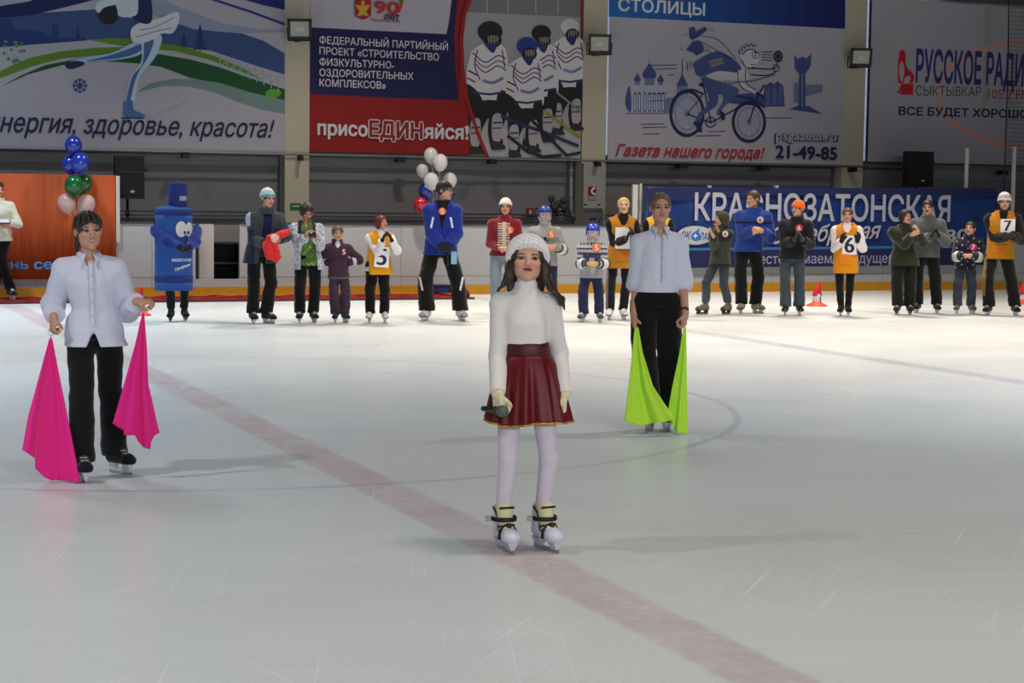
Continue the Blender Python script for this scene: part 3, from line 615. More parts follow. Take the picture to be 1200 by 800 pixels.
sign('phone_sign', 689.3, 698.3, 218.5, 229, KV-.105, (124, 22, 26), 'red square sign with a white telephone handset', d_phone)
def d_note(A): A.text('119 112', (690, 233.3), (697.5, 233.4), 2.2, (70, 70, 72), .02)
sign('paper_note', 689.6, 698, 230, 234, KV-.105, (150, 148, 145), 'small printed note under the phone sign', d_note)
def d_fire(A): A.poly([(620, 246), (622.6, 246), (622.6, 252), (620, 252)], (180, 176, 176)); A.line([(621.3, 247), (621.3, 251.5)], .5, (124, 22, 26))
sign('fire_sign', 616.3, 625.5, 243.6, 254, PV+.02, (120, 20, 26), 'small red fire sign with white rectangle behind the helmeted child', d_fire)
def d_blue(A): A.line([(628.4, 245), (628.4, 253)], .6, (150, 150, 170))
sign('wall_sign', 627, 630, 243.2, 254, PV+.02, (44, 44, 96), 'small dark blue sign beside the red fire sign', d_blue)
def d_exit(A): A.line([(342, 241.5), (349, 241.3)], 1.5, (170, 190, 176)); A.poly([(349, 240), (351, 241.3), (349, 242.6)], (170, 190, 176))
sign('exit_sign', 340, 352.5, 238, 245.5, WV-.03, (10, 86, 44), 'green exit arrow sign on the pilaster behind the dark haired woman', d_exit)
# valves and thin pipes
t = thing('water_valves', (pl(652, 250, PV)[0], PV, 1.4), 'dark pipes and valves on the wall behind the helmeted children', 'pipes')
mb = MB()
for y in (247.5, 242): a = pl(640, y, PV-.05); b = pl(663, y, PV-.05); mb.tube([(a[0], PV-.05, a[1]), (b[0], PV-.05, a[1])], .02, mat('iron', (52, 52, 54), .6))
for x in (646, 653, 661): a = pl(x, 243, PV-.05); mb.tube([(a[0], PV-.05, a[1]-.15), (a[0], PV-.05, a[1]+.12)], .018, mat('iron'))
part('pipe', mb, t)
for x, y in [(646, 233), (653, 239), (660, 235), (661, 243), (650, 243)]:
    a = pl(x, y, PV-.1); mb = MB(); mb.lathe([(.02, -.04), (.06, -.03), (.07, 0), (.05, .03), (.02, .04)], (a[0], PV-.12, a[1]), mat('iron'), 12, (0, 1, 0)); part('valve', mb, t)
# things on the bench behind the gate opening and beyond the boards
t = thing('bench_cabinet', (pl(266, 327, BV+.5)[0], BV+.3, 0), 'dark open shelf unit seen through the gate opening', 'cabinet')
ua, ub = pl(249, 320, BV+.3)[0], pl(284, 320, BV+.3)[0]; zt = pl(265, 284, BV+.3)[1]; z1_ = pl(265, 308, BV+.3)[1]
mb = MB(); dm = mat('bench_dark', (34, 33, 32), .8); mb.box((ua, BV+.7, 0), (ub, BV+.75, zt), dm); mb.box((ua, BV+.3, 0), (ua+.03, BV+.7, zt), dm); mb.box((ub-.03, BV+.3, 0), (ub, BV+.7, zt), dm); mb.box((ua, BV+.3, zt-.03), (ub, BV+.7, zt), dm); part('carcass', mb, t)
for z in (.2, z1_-.02): mb = MB(); mb.box((ua+.03, BV+.32, z), (ub-.03, BV+.7, z+.03), mat('bench_board', (58, 57, 56), .8)); part('shelf', mb, t)
t = thing('gate_leaf', (pl(240, 327, BV+.2)[0], BV+.2, 0), 'pale grey gate leaf standing open in the boards opening', 'gate')
ua, ub = pl(232.5, 320, BV+.2)[0], pl(250, 320, BV+.2)[0]; mb = MB(); mb.box((ua, BV+.16, .1), (ub, BV+.24, 1.2), cmat((176, 174, 170), .6)); part('leaf', mb, t)
mb = MB(); mb.box((ua-.03, BV+.14, .1), (ua, BV+.26, 1.2), capm); part('frame', mb, t)
tb = thing('low_wall', (pl(262, 270, WV-.6)[0], WV-.6, 0), 'grey low partition behind the gate opening', 'partition')
ua, ub = pl(226, 300, WV-.6)[0], pl(300, 300, WV-.6)[0]; mb = MB(); mb.box((ua, WV-.6, 0), (ub, WV-.55, 1.18), cmat((134, 133, 132), .7)); part('panel', mb, tb)
mb = MB(); mb.box((ua, WV-.61, 1.18), (ub, WV-.54, 1.21), capm); part('cap', mb, tb)
# notice behind the small helmeted child
def d_not(A): A.line([(690.5, 257), (699, 256)], 3, (24, 26, 30)); A.line([(701, 261), (704, 254)], 1.6, (24, 26, 34))
sign('wall_notice', 681, 707, 247, 266, WV-.06, (86, 88, 98), 'grey notice with dark marks behind the small blue helmet', d_not)
# carpet along the boards with its rolled end
def carpet_material():
    m = bpy.data.materials.new('red_carpet'); m.use_nodes = True; nt = m.node_tree; b = nt.nodes['Principled BSDF']; b.inputs['Roughness'].default_value = 1; b.inputs['Specular IOR Level'].default_value = .1
    tc = nt.nodes.new('ShaderNodeTexCoord'); vo = nt.nodes.new('ShaderNodeTexVoronoi'); vo.inputs['Scale'].default_value = 5; nt.links.new(tc.outputs['Object'], vo.inputs[0])
    cr = nt.nodes.new('ShaderNodeValToRGB'); nt.links.new(vo.outputs['Distance'], cr.inputs[0])
    for k, (p, c) in enumerate([(.0, (196, 170, 150)), (.16, (110, 40, 46)), (.32, (150, 30, 40)), (.75, (96, 22, 30))]):
        e = cr.color_ramp.elements[k] if k < 2 else cr.color_ramp.elements.new(p)
        e.position = p; e.color = (*lin(c), 1)
    nt.links.new(cr.outputs[0], b.inputs['Base Color']); return m
cm_ = carpet_material()
uc0, uc1 = pl(-60, 350, BV-.3)[0], pl(528, 350, BV-.3)[0]
t = thing('carpet_runner', ((uc0+uc1)/2, BV-.8, 0), 'red patterned carpet runner on the ice along the left boards', 'carpet')
mb = MB(); n = 120; vs = []; fs = []
for i in range(n+1):
    for j in range(7):
        vs.append((uc0+(uc1-uc0)*i/n, BV-1.45+1.38*j/6, .022+.012*math.sin(i*.8+j)*math.sin(i*.23+j*.5)))
for i in range(n):
    for j in range(6): a = i*7+j; fs.append((a, a+7, a+8, a+1))
mb.add(vs, fs, cm_, True); o = part('pile', mb, t); sd = o.modifiers.new('thickness', 'SOLIDIFY'); sd.thickness = .015
mb = MB(); mb.box((uc0, BV-1.47, .004), (uc1, BV-1.43, .03), mat('carpet_edge', (70, 50, 52), 1)); part('border', mb, t, 'dark woven border')
mb = MB()
for k in range(5): mb.box((uc0+2+k*2.1, BV-1.2+.1*(k % 2), .038), (uc0+2.5+k*2.1, BV-.9, .041), cm_)
u_ = pl(528, 348, BV-.4)[0]; mb = MB()
for k in range(4): mb.tube([(u_-.06+.03*k, BV-1.3+.1*k, .06+.03*(k % 2)), (u_+.1-.04*k, BV-.5, .07+.04*(k % 2))], .07-.006*k, cm_, 10)
solo('carpet_roll', mb, (u_, BV-.6, 0), 'crumpled red end of the carpet behind the man in the black cap', 'carpet')
u_ = pl(522, 344, BV-.3)[0]; t = thing('blue_crate', (u_, BV-.25, .02), 'small blue box against the boards behind the man in the black cap', 'box')
mb = MB(); mb.box((u_-.16, BV-.38, .05), (u_+.10, BV-.06, .17), cmat((40, 56, 120), .6)); part('box', mb, t); mb = MB(); mb.box((u_-.17, BV-.39, .165), (u_+.11, BV-.05, .185), cmat((36, 48, 104), .6)); part('lid', mb, t)
# cones
def cone(x, y, label, lean=.05, mark=True, s=1.):
    g = gp(x, y); u_, v_ = g.dot(U), g.dot(V); t = thing('traffic_cone', (u_, v_, 0), label, 'traffic cone', 'cones on the ice')
    om_ = cmat((236, 70, 42), .5); rm = cmat((186, 24, 34), .55)
    mb = MB(); mb.lathe([(.168*s, .0), (.165*s, .015), (.13*s, .03), (.085*s, .055), (.07*s, .07), (.06*s, .075)], (u_, v_, 0), om_, 24); part('base', mb, t)
    mb = MB(); mb.lathe([(.072*s, .05), (.07*s, .1), (.062*s, .19), (.058*s, .2)], (u_, v_, 0), cmat((206, 200, 200), .5), 20)
    if mark: mb.box((u_+.02, v_-.075, .07), (u_+.035, v_-.05, .15), cmat((40, 44, 60), .6)); mb.lathe([(.012, 0), (.016, .02), (.004, .04)], (u_+.04, v_-.06, .17), cmat((30, 30, 40), .6), 10)
    part('white_band', mb, t)
    vs = []; fs = []; nr = 9
    for i in range(nr):
        f = i/(nr-1); r = (.078-.070*f**1.3)*s; cx = lean*f*f
        for k in range(16):
            a = k*math.pi/8; vs.append((u_+cx+r*math.cos(a), v_+r*math.sin(a)*.8, (.16+.25*f)*s))
    for i in range(nr-1):
        for k in range(16): fs.append((i*16+k, i*16+(k+1) % 16, (i+1)*16+(k+1) % 16, (i+1)*16+k))
    fs += [tuple(range(16))[::-1], tuple((nr-1)*16+k for k in range(16))]
    mb = MB(); mb.add(vs, fs, rm, True); part('tip', mb, t)
cone(163, 369.5, 'orange and red cone on the ice left of the bottle costume', .05, False, 1.0)
cone(957, 358.5, 'red and white cone beside the skater in the orange hat', .07, True, 1.05)
cone(1199, 356, 'red and white cone at the right edge of the ice', .03, True, 1.05)
# balloons
def balloon(x, y, r, v, col, label, anchor, group, tilt=0., pearl=False):
    u_, z_ = pl(x, y, v); rm = r*.0142
    m = mat('balloon_%02x%02x%02x' % col, col, .22, spec=.55, noise=.02, alpha=.62 if pearl else .96, coat=.3)
    ax = Vector((tilt, 0, 1)).normalized()
    t = thing('balloon', (u_, v, z_), label, 'balloon', group)
    mb = MB(); pr = [(rm*math.sin(math.pi*k/14)*(1-.0 if k > 6 else 1-.16*((6-k)/6)**1.2), -rm*1.12*math.cos(math.pi*k/14)*(1.12 if k < 7 else 1)) for k in range(1, 14)]
    pr = [(.006, -rm*1.27)]+pr+[(.004, rm*1.12)]
    mb.lathe(pr, (u_, v, z_), m, 24, ax); part('skin', mb, t)
    kn = Vector((u_, v, z_))-ax*rm*1.27
    mb = MB(); mb.lathe([(.016, -.03), (.006, -.008), (.012, .004)], kn, m, 10, ax); part('knot', mb, t)
    mb = MB(); a = Vector(anchor); mb.tube([kn, (kn+a)/2+Vector((.02, 0, -.02)), a], .003, cmat((200, 200, 200), .6), 4); part('string', mb, t)
v1 = OV-.35; an = (pl(90, 262, v1)[0], v1+.2, 1.25); G1 = 'balloons beside the orange banner'
for x, y, r, dv, c, l, tl, p in [(86, 170, 9.5, 0, (28, 48, 150), 'blue balloon at the top of the left bunch', 0, 0), (82.5, 193, 9.5, .1, (28, 48, 150), 'lower left blue balloon of the left bunch, partly covered', -.1, 0), (94, 190.5, 10.5, -.1, (32, 54, 165), 'lower right blue balloon of the left bunch', .1, 0),
                                (98, 215, 9.5, .1, (8, 88, 44), 'right green balloon of the left bunch, behind the other', .3, 0), (86.5, 217, 10.5, -.1, (10, 98, 48), 'left green balloon of the left bunch', .1, 0), (78, 238, 10, 0, (214, 186, 184), 'left pearly balloon against the orange banner', -.3, 1), (101, 239, 10, 0, (214, 190, 188), 'right pearly balloon against the orange banner', .3, 1)]:
    balloon(x, y, r, v1+dv, c, l, an, G1, tl, p)
v2 = BV-.3; an = (pl(517, 262, v2)[0], v2+.1, 1.3); G2 = 'balloons behind the man in the black cap'
for x, y, r, dv, c, l, tl, p in [(505, 182, 8.6, .1, (206, 206, 208), 'topmost white balloon of the middle bunch', -.1, 1), (516, 190, 9, -.15, (212, 212, 216), 'tall white balloon right of the topmost one', .1, 1), (495, 200, 7.5, .05, (196, 196, 200), 'small white balloon at the left of the middle bunch', -.3, 1), (505.5, 212, 9.2, -.2, (210, 210, 216), 'white balloon in the centre of the middle bunch', -.1, 1), (527, 211.5, 8.8, 0, (206, 206, 210), 'white balloon right of the black cap', .2, 1),
                                (499, 224, 9, .15, (28, 46, 140), 'blue balloon left of the black cap', -.3, 0), (524, 228, 9, .25, (28, 46, 140), 'blue balloon hidden behind the black cap', .2, 0), (493, 240, 9, .05, (170, 22, 40), 'red balloon behind the shoulder of the blue jacket', -.4, 0)]:
    balloon(x, y, r, v2+dv, c, l, an, G2, tl, p)
# ------------------------------------------------------------------ figures: smooth distance fields turned into meshes
f32 = np.float32
SKIN = mat('skin', attr=True, rough=.55, noise=.03, nscale=60, spec=.35)
CLOTH = mat('cloth', attr=True, rough=.88, noise=.08, nscale=90, bump=.25, sheen=.15, spec=.2)
KNIT = mat('knit', attr=True, rough=.95, noise=.10, nscale=160, bump=.5, sheen=.3, spec=.15)
HAIR = mat('hair', attr=True, rough=.5, noise=.25, nscale=70, bump=.6, spec=.4)
SHELL = mat('shell', attr=True, rough=.32, noise=.04, nscale=40, spec=.5)
EYE = mat('eye', attr=True, rough=.15, noise=.01, spec=.5)
STEEL = mat('skate_steel', (176, 178, 182), .3, metal=.85)
class Field:
    def __init__(s, lo, hi, h):
        s.lo = np.array(lo, float); s.h = h; n = np.ceil((np.array(hi, float)-s.lo)/h).astype(int)+1
        s.ax = [s.lo[i]+h*np.arange(n[i]) for i in range(3)]; s.F = np.full(n, .1, f32)
    def blk(s, lo, hi, m):
        a = [max(int((lo[i]-m-s.lo[i])/s.h), 0) for i in range(3)]; b = [min(int((hi[i]+m-s.lo[i])/s.h)+2, s.F.shape[i]) for i in range(3)]
        if any(a[i] >= b[i] for i in range(3)): return None, None
        sl = tuple(slice(a[i], b[i]) for i in range(3))
        return sl, np.meshgrid(*[s.ax[i][sl[i]].astype(f32) for i in range(3)], indexing='ij')
    def add(s, prim, k=.012):
        fn, lo, hi = prim; sl, P = s.blk(lo, hi, k+2.5*s.h)
        if sl is None: return s
        d = fn(*P).astype(f32); f = s.F[sl]
        hh = np.clip(k-np.abs(f-d), 0, None)/k
        s.F[sl] = np.minimum(f, d)-hh*hh*k*.25; return s
    def cut(s, prim, k=.004):
        fn, lo, hi = prim; sl, P = s.blk(lo, hi, k+2.5*s.h)
        if sl is None: return s
        d = -fn(*P).astype(f32); f = s.F[sl]; hh = np.clip(k-np.abs(f-d), 0, None)/k
        s.F[sl] = np.maximum(f, d)+hh*hh*k*.25; return s
    def grid(s): return np.meshgrid(*[a.astype(f32) for a in s.ax], indexing='ij', sparse=True)
    def plane(s, p, n):
        X, Y, Z = s.grid(); s.F = np.maximum(s.F, (X-p[0])*n[0]+(Y-p[1])*n[1]+(Z-p[2])*n[2]).astype(f32); return s
    def wrinkle(s, amp, fr=24, seed=0):
        if not amp: return s
        X, Y, Z = s.grid(); q = seed*1.7
        w = np.sin(X*fr+np.sin(Z*fr*.55+q)*1.7+q)*np.sin(Z*fr*.75+np.sin(Y*fr*.8+q)*1.3+2*q)+.5*np.sin((X+Z)*fr*1.9+Y*fr+q)*np.sin((Z-X)*fr*1.3+3*q)
        s.F = (s.F+amp*w).astype(f32); return s
    def mesh(s):
        F = s.F; F = np.pad(F, 1, constant_values=.1); lo = s.lo-s.h
        I = F < 0; nx, ny, nz = F.shape
        c = np.zeros((nx-1, ny-1, nz-1), np.uint8)
        for a in (0, 1):
            for b in (0, 1):
                for d in (0, 1): c += I[a:nx-1+a, b:ny-1+b, d:nz-1+d]
        ids = np.argwhere((c > 0) & (c < 8))
        if len(ids) == 0: return np.zeros((0, 3)), np.zeros((0, 4), int)
        lut = np.full(c.shape, -1, np.int32); lut[tuple(ids.T)] = np.arange(len(ids))
        acc = np.zeros((len(ids), 3)); cnt = np.zeros(len(ids))
        cs = [(a, b, d) for a in (0, 1) for b in (0, 1) for d in (0, 1)]
        for p in cs:
            for q in cs:
                if sum(q)-sum(p) == 1 and sum(abs(q[i]-p[i]) for i in range(3)) == 1:
                    f0 = F[tuple((ids+p).T)]; f1 = F[tuple((ids+q).T)]; m = (f0 < 0) != (f1 < 0)
                    t = np.where(m, f0/np.where(m, f0-f1, 1), 0)
                    acc += (np.array(p)+t[:, None]*(np.array(q)-np.array(p)))*m[:, None]; cnt += m
        Vv = lo+(ids+acc/cnt[:, None])*s.h
        Q = []
        for ax in range(3):
            sl0 = [slice(1, None)]*3; sl1 = [slice(1, None)]*3; sl0[ax] = slice(0, -1); sl1[ax] = slice(1, None)
            a = I[tuple(sl0)]; b = I[tuple(sl1)]; e = np.argwhere(a != b); inside = a[tuple(e.T)]
            g = e+1; g[:, ax] -= 1
            o1, o2 = [(1, 2), (2, 0), (0, 1)][ax]
            d1 = np.zeros(3, int); d1[o1] = 1; d2 = np.zeros(3, int); d2[o2] = 1
            def L(x):
                ok = np.all((x >= 0) & (x < np.array(c.shape)), axis=1); r = np.full(len(x), -1); r[ok] = lut[tuple(x[ok].T)]; return r
            q = np.stack([L(g-d1-d2), L(g-d2), L(g), L(g-d1)], 1)
            q[~inside] = q[~inside][:, ::-1]; Q.append(q[(q >= 0).all(1)])
        return Vv, np.concatenate(Q)
def nv(p): return np.array(p, float)
def unit(p): p = nv(p); return p/(np.linalg.norm(p)+1e-9)
def rc(a, b, ra, rb):
    a, b = nv(a), nv(b); ba = b-a; l2 = float(ba@ba)+1e-12; R = max(ra, rb)
    def fn(X, Y, Z):
        x, y, z = X-f32(a[0]), Y-f32(a[1]), Z-f32(a[2])
        t = np.clip((x*ba[0]+y*ba[1]+z*ba[2])/l2, 0, 1)
        return np.sqrt((x-t*ba[0])**2+(y-t*ba[1])**2+(z-t*ba[2])**2)-(ra+(rb-ra)*t)
    return fn, np.minimum(a, b)-R, np.maximum(a, b)+R
def ell(c, r, R=None):
    c, r = nv(c), nv(r)
    def fn(X, Y, Z):
        x, y, z = X-f32(c[0]), Y-f32(c[1]), Z-f32(c[2])
        if R is not None: x, y, z = [R[0, i]*x+R[1, i]*y+R[2, i]*z for i in range(3)]
        k0 = np.sqrt((x/r[0])**2+(y/r[1])**2+(z/r[2])**2); k1 = np.sqrt((x/r[0]**2)**2+(y/r[1]**2)**2+(z/r[2]**2)**2)+1e-6
        return k0*(k0-1)/k1
    m = r if R is None else np.full(3, r.max())
    return fn, c-m, c+m
def box(c, hs, R=None, rd=.005):
    c, hs = nv(c), nv(hs)
    def fn(X, Y, Z):
        x, y, z = X-f32(c[0]), Y-f32(c[1]), Z-f32(c[2])
        if R is not None: x, y, z = [R[0, i]*x+R[1, i]*y+R[2, i]*z for i in range(3)]
        q = [np.abs(v)-(hs[i]-rd) for i, v in enumerate((x, y, z))]
        return np.sqrt(sum(np.maximum(v, 0)**2 for v in q))+np.minimum(np.maximum(np.maximum(q[0], q[1]), q[2]), 0)-rd
    m = hs if R is None else np.full(3, np.linalg.norm(hs))
    return fn, c-m, c+m
def loft(zs, cx, cy, a, b, p=2.3, yaw=0., ext=0.):
    zs = nv(zs); cs, sn = math.cos(yaw), math.sin(yaw)
    zf = np.linspace(zs[0], zs[-1], 160)
    def sm(v):
        v = np.interp(zf, zs, v); k = np.ones(9)/9; return np.convolve(np.pad(v, 4, mode='edge'), k, 'valid')
    A, B, CX, CY = sm(a), sm(b), sm(cx), sm(cy)
    def fn(X, Y, Z):
        z1 = Z[0, 0, :]; ai, bi, xi, yi = [np.interp(z1, zf, v).astype(f32) for v in (A, B, CX, CY)]
        x, y = X-xi, Y-yi; u, w = x*cs+y*sn, -x*sn+y*cs
        d = ((np.abs(u)/ai)**p+(np.abs(w)/bi)**p)**(1/p); d = (d-1)*np.minimum(ai, bi)
        return np.maximum(d, np.maximum(Z-f32(zs[-1]), f32(zs[0]-ext)-Z))
    m = max(max(a), max(b))
    return fn, nv((min(cx)-m, min(cy)-m, zs[0]-ext)), nv((max(cx)+m, max(cy)+m, zs[-1]))
def clip(prim, p, n):
    fn, lo, hi = prim
    return (lambda X, Y, Z: np.maximum(fn(X, Y, Z), (X-p[0])*n[0]+(Y-p[1])*n[1]+(Z-p[2])*n[2])), lo, hi
def wrk(prim, amp, fr, sd):
    if not amp: return prim
    fn, lo, hi = prim; q = sd*1.7
    def g(X, Y, Z):
        w = np.sin(X*fr+np.sin(Z*fr*.55+q)*1.7+q)*np.sin(Z*fr*.75+np.sin(Y*fr*.8+q)*1.3+2*q)+.5*np.sin((X+Z)*fr*1.9+Y*fr+q)*np.sin((Z-X)*fr*1.3+3*q)
        return fn(X, Y, Z)+f32(amp)*w
    return g, lo-np.full(3, amp*1.5), hi+np.full(3, amp*1.5)
def local(prim, R, c, s):
    """a primitive given in head units, moved to centre c, turned (and widened) by R, scaled by s"""
    fn, lo, hi = prim; cor = np.array([[(lo, hi)[i][0], (lo, hi)[j][1], (lo, hi)[k][2]] for i in (0, 1) for j in (0, 1) for k in (0, 1)])@R.T*s+c
    Q = np.linalg.inv(R)
    def g(X, Y, Z):
        x, y, z = X-f32(c[0]), Y-f32(c[1]), Z-f32(c[2])
        return fn(*[(Q[i, 0]*x+Q[i, 1]*y+Q[i, 2]*z)/f32(s) for i in range(3)])*f32(s)
    return g, cor.min(0), cor.max(0)
def np_mesh(name, Vv, Q, m, col, parent=None, mw=None):
    me = bpy.data.meshes.new(name); n = len(Vv)
    me.vertices.add(n); me.vertices.foreach_set('co', Vv.astype(f32).ravel())
    k = len(Q); me.loops.add(4*k); me.polygons.add(k)
    me.loops.foreach_set('vertex_index', Q.astype(np.int32).ravel()); me.polygons.foreach_set('loop_start', np.arange(0, 4*k, 4, dtype=np.int32))
    me.update(calc_edges=True); me.polygons.foreach_set('use_smooth', np.ones(k, bool))
    at = me.color_attributes.new('Col', 'FLOAT_COLOR', 'POINT')
    c = np.ones((n, 4), f32); c[:, :3] = col(Vv) if callable(col) else npl(col)
    at.data.foreach_set('color', c.ravel()); me.materials.append(m); me.validate()
    return link(name, me, parent, mw)
def Rz(a): c, s = math.cos(a), math.sin(a); return np.array([[c, -s, 0], [s, c, 0], [0, 0, 1.]])
def Rx(a): c, s = math.cos(a), math.sin(a); return np.array([[1, 0, 0], [0, c, -s], [0, s, c]])
def Ry(a): c, s = math.cos(a), math.sin(a); return np.array([[c, 0, s], [0, 1, 0], [-s, 0, c]])
def ik(a, t, l1, l2, pole):
    a, t, pole = nv(a), nv(t), nv(pole); d = t-a; L = np.linalg.norm(d); u = d/L
    if L > (l1+l2)*.999: return a+u*L*l1/(l1+l2)
    x = (l1*l1-l2*l2+L*L)/(2*L); h = math.sqrt(max(l1*l1-x*x, 0)); q = pole-a; q = q-u*(q@u)
    return a+u*x+unit(q)*h
def hand_prims(w, a, n, L, thumb, curl, g=0.):
    """palm, four bent fingers and a thumb; w wrist, a towards the fingers, n the way the palm faces"""
    a = unit(a); n = unit(nv(n)-a*(nv(n)@a)); s = np.cross(a, n)*thumb; out = []
    P = lambda i, j, k: nv(w)+L*(a*i+s*j+n*k)
    R = np.stack([s, n, a], 1)
    out.append((box(P(.27, 0, 0), (.215*L+g, .075*L+g, .27*L+g), R, .06*L), .01))
    out.append((rc(P(.05, .07, 0), P(.3, .15, .04), .075*L+g, .08*L+g), .01))
    for j, ln in ((.165, .42), (.055, .47), (-.055, .44), (-.16, .35)):
        p = P(.52, j, 0); an = 0; r = .054*L+g
        for k, fr in enumerate((.45, .31, .24)):
            an += curl*(1.15 if k else .9); q = p+L*ln*fr*(a*math.cos(an)+n*math.sin(an)); out.append((rc(p, q, r, r*.9), .003)); p = q; r *= .9
    p = P(.14, .15, .03); c2 = curl
    q = p+L*.2*unit(a*.75+s*.65+n*(.2+.3*c2)); out.append((rc(p, q, .07*L+g, .058*L+g), .006))
    q2 = q+L*.16*unit(a*.85+s*(.35-.7*c2)+n*(.25+.8*c2)); out.append((rc(q, q2, .057*L+g, .052*L+g), .004))
    q3 = q2+L*.12*unit(a*.9+s*(.1-.9*c2)+n*(.25+.8*c2)); out.append((rc(q2, q3, .05*L+g, .042*L+g), .004))
    return out
def add_all(Fd, prims, k=None):
    for p in prims:
        Fd.add(p[0], p[1] if k is None else k)
    return Fd
def bounds(prims, m): 
    return np.min([p[0][1] for p in prims], 0)-m, np.max([p[0][2] for p in prims], 0)+m
SK = (192, 144, 118)
class Person:
    def __init__(s, label, top, feet, cx, hx=None, he=.012, hr=.135, sw=1., girth=1., fem=False, yaw=0, head=(None, 0, 0, 0), hands=None, elbows=None, hd=None, palm=None, curl=(.35, .35), lift=.075, hip=.515, fine=False, gloves=None, skin=SK, mouth=0., group=None, headz=0., hw=1.06, shz=0.):
        s.fine = fine; s.yaw = math.radians(yaw); s.skin = skin; s.mouth = mouth
        f = [gp(p[0], p[1]) for p in feet]; s.G = (f[0]+f[1])/2; d = s.G.length; be = math.atan2(s.G.x, s.G.y)
        s.ex = Vector((math.cos(be), -math.sin(be), 0)); s.ey = Vector((math.sin(be), math.cos(be), 0)); s.rot = -be
        s.m = d/F_PX
        s.T = s.P(cx, top)[2]-he-lift; T = s.T; s.lift = lift
        tl = lambda g: nv(((g-s.G).dot(s.ex), (g-s.G).dot(s.ey), 0))
        s.foot = [tl(g) for g in f]; s.fdir = []
        for p in feet: a = math.radians(p[2] if len(p) > 2 else 0); s.fdir.append(nv((math.sin(a), -math.cos(a), 0)))
        hx = cx if hx is None else hx; z0 = lift
        s.hipc = nv((s.P(hx, top)[0], .0, z0+hip*T)); s.neck = nv((s.P(cx, top)[0], 0., z0+(1-hr-.03)*T))
        s.hip = []; s.kn = []; s.an = []
        R = Rz(s.yaw); s.R = R
        for i, sg in enumerate((-1, 1)):
            h = s.hipc+R@nv((sg*.052*T, 0, 0)); a = s.foot[i]+nv((0, 0, z0+.045*T))-s.fdir[i]*.035*T
            s.hip.append(h); s.an.append(a); s.kn.append(ik(h, a, .245*T, .235*T, (h+a)/2+s.fdir[i]*.5+nv((sg*.08, 0, 0))))
        s.sh = []; s.el = []; s.wr = []; s.hdir = []; s.pn = []; s.curl = curl
        zs = z0+(1-hr-.084+shz)*T; s.hr = hr
        for i, sg in enumerate((-1, 1)):
            c = s.cen(zs); sh = c+R@nv((sg*.096*T*sw, .0, 0)); s.sh.append(sh)
            w = s.P(*hands[i]) if hands else nv((sh[0]+sg*.03, -.05, z0+.49*T))
            pole = s.P(*elbows[i]) if elbows else nv((sh[0]+sg*.2, .12, z0+.6*T))
            L = np.linalg.norm(w-sh); mx = .325*T*.99
            if L > mx: w = sh+(w-sh)/L*mx
            s.wr.append(w); s.el.append(ik(sh, w, .175*T, .15*T, pole))
            s.hdir.append(unit(hd[i]) if hd and hd[i] is not None else unit(w-s.el[i]))
            s.pn.append(nv(palm[i]) if palm and palm[i] is not None else nv((-sg, 0, 0)))
        s.hl = .104*T; s.sw = sw; s.girth = girth; s.fem = fem
        hh = hr*T; s.hs = hh/.228
        hx_ = s.P(head[0], top)[0] if head[0] else s.neck[0]
        a, b, c = [math.radians(v) for v in head[1:4]]
        s.HR = Rz(a)@Rx(b)@Ry(c)@np.diag((hw, 1., 1.))       # turn (to picture right), nod (down), tilt
        s.HC = nv((hx_, -.012*T, z0+T-.112*s.hs+headz))
        s.h = .005 if fine else .009
        s.mw = Matrix.Translation(s.G) @ Matrix.Rotation(s.rot, 4, 'Z')
        s.gl = gloves if gloves is not None else [None, None]
        s.body(label, group)
    def P(s, px, py, fy=0.):
        d = ray(px, py); o = s.G-s.ey*fy; t = o.dot(s.ey)/d.dot(s.ey); p = d*t
        return nv(((p-s.G).dot(s.ex), -fy, p.z+CAM_H))
    def cen(s, z):
        t = (z-s.hipc[2])/(s.neck[2]-s.hipc[2]); t = np.clip(t, -.3, 1.2); return nv((s.hipc[0]+(s.neck[0]-s.hipc[0])*t, s.hipc[1]+(s.neck[1]-s.hipc[1])*t, z))
    def torso(s, t, hem=None, top=.85, flare=0., wide=None, ext=0.):
        T, g = s.T, s.girth; w = s.sw
        if s.fem: pr = [(.40, .100, .070), (.50, .098, .071), (.56, .086, .064), (.62, .064, .055), (.68, .071, .060), (.73, .082*w, .067), (.765, .088*w, .056), (.785, .084*w, .048), (.80, .072*w, .043), (.813, .054, .039), (.826, .040, .036), (.845, .034, .034)]
        else: pr = [(.40, .094, .066), (.50, .093, .067), (.56, .088, .065), (.62, .080, .060), (.68, .086, .064), (.73, .095*w, .068), (.765, .101*w, .058), (.785, .097*w, .050), (.80, .084*w, .044), (.813, .064, .041), (.826, .046, .039), (.845, .038, .037)]
        ks = (1-s.hr)/.865; pr = [(v*(1+(ks-1)*max(0, (v-.5)/.335)), x, y) for v, x, y in pr]
        h = (.47 if hem is None else hem); zz = [h]+[p[0] for p in pr if h < p[0] < top]+[top]
        A = np.interp(zz, [p[0] for p in pr], [p[1] for p in pr])*g*T+t; B = np.interp(zz, [p[0] for p in pr], [p[2] for p in pr])*g*T+t
        if wide is not None: A = np.maximum(A, np.where(np.array(zz) < .70, wide*T, 0)); B = np.maximum(B, np.where(np.array(zz) < .66, wide*T*.72, 0))
        if flare: A[0] += flare; B[0] += flare*.7
        z = [s.lift+v*T for v in zz]; c = [s.cen(v) for v in z]
        return loft(z, [p[0] for p in c], [p[1] for p in c], A, B, 2.3, s.yaw, ext)
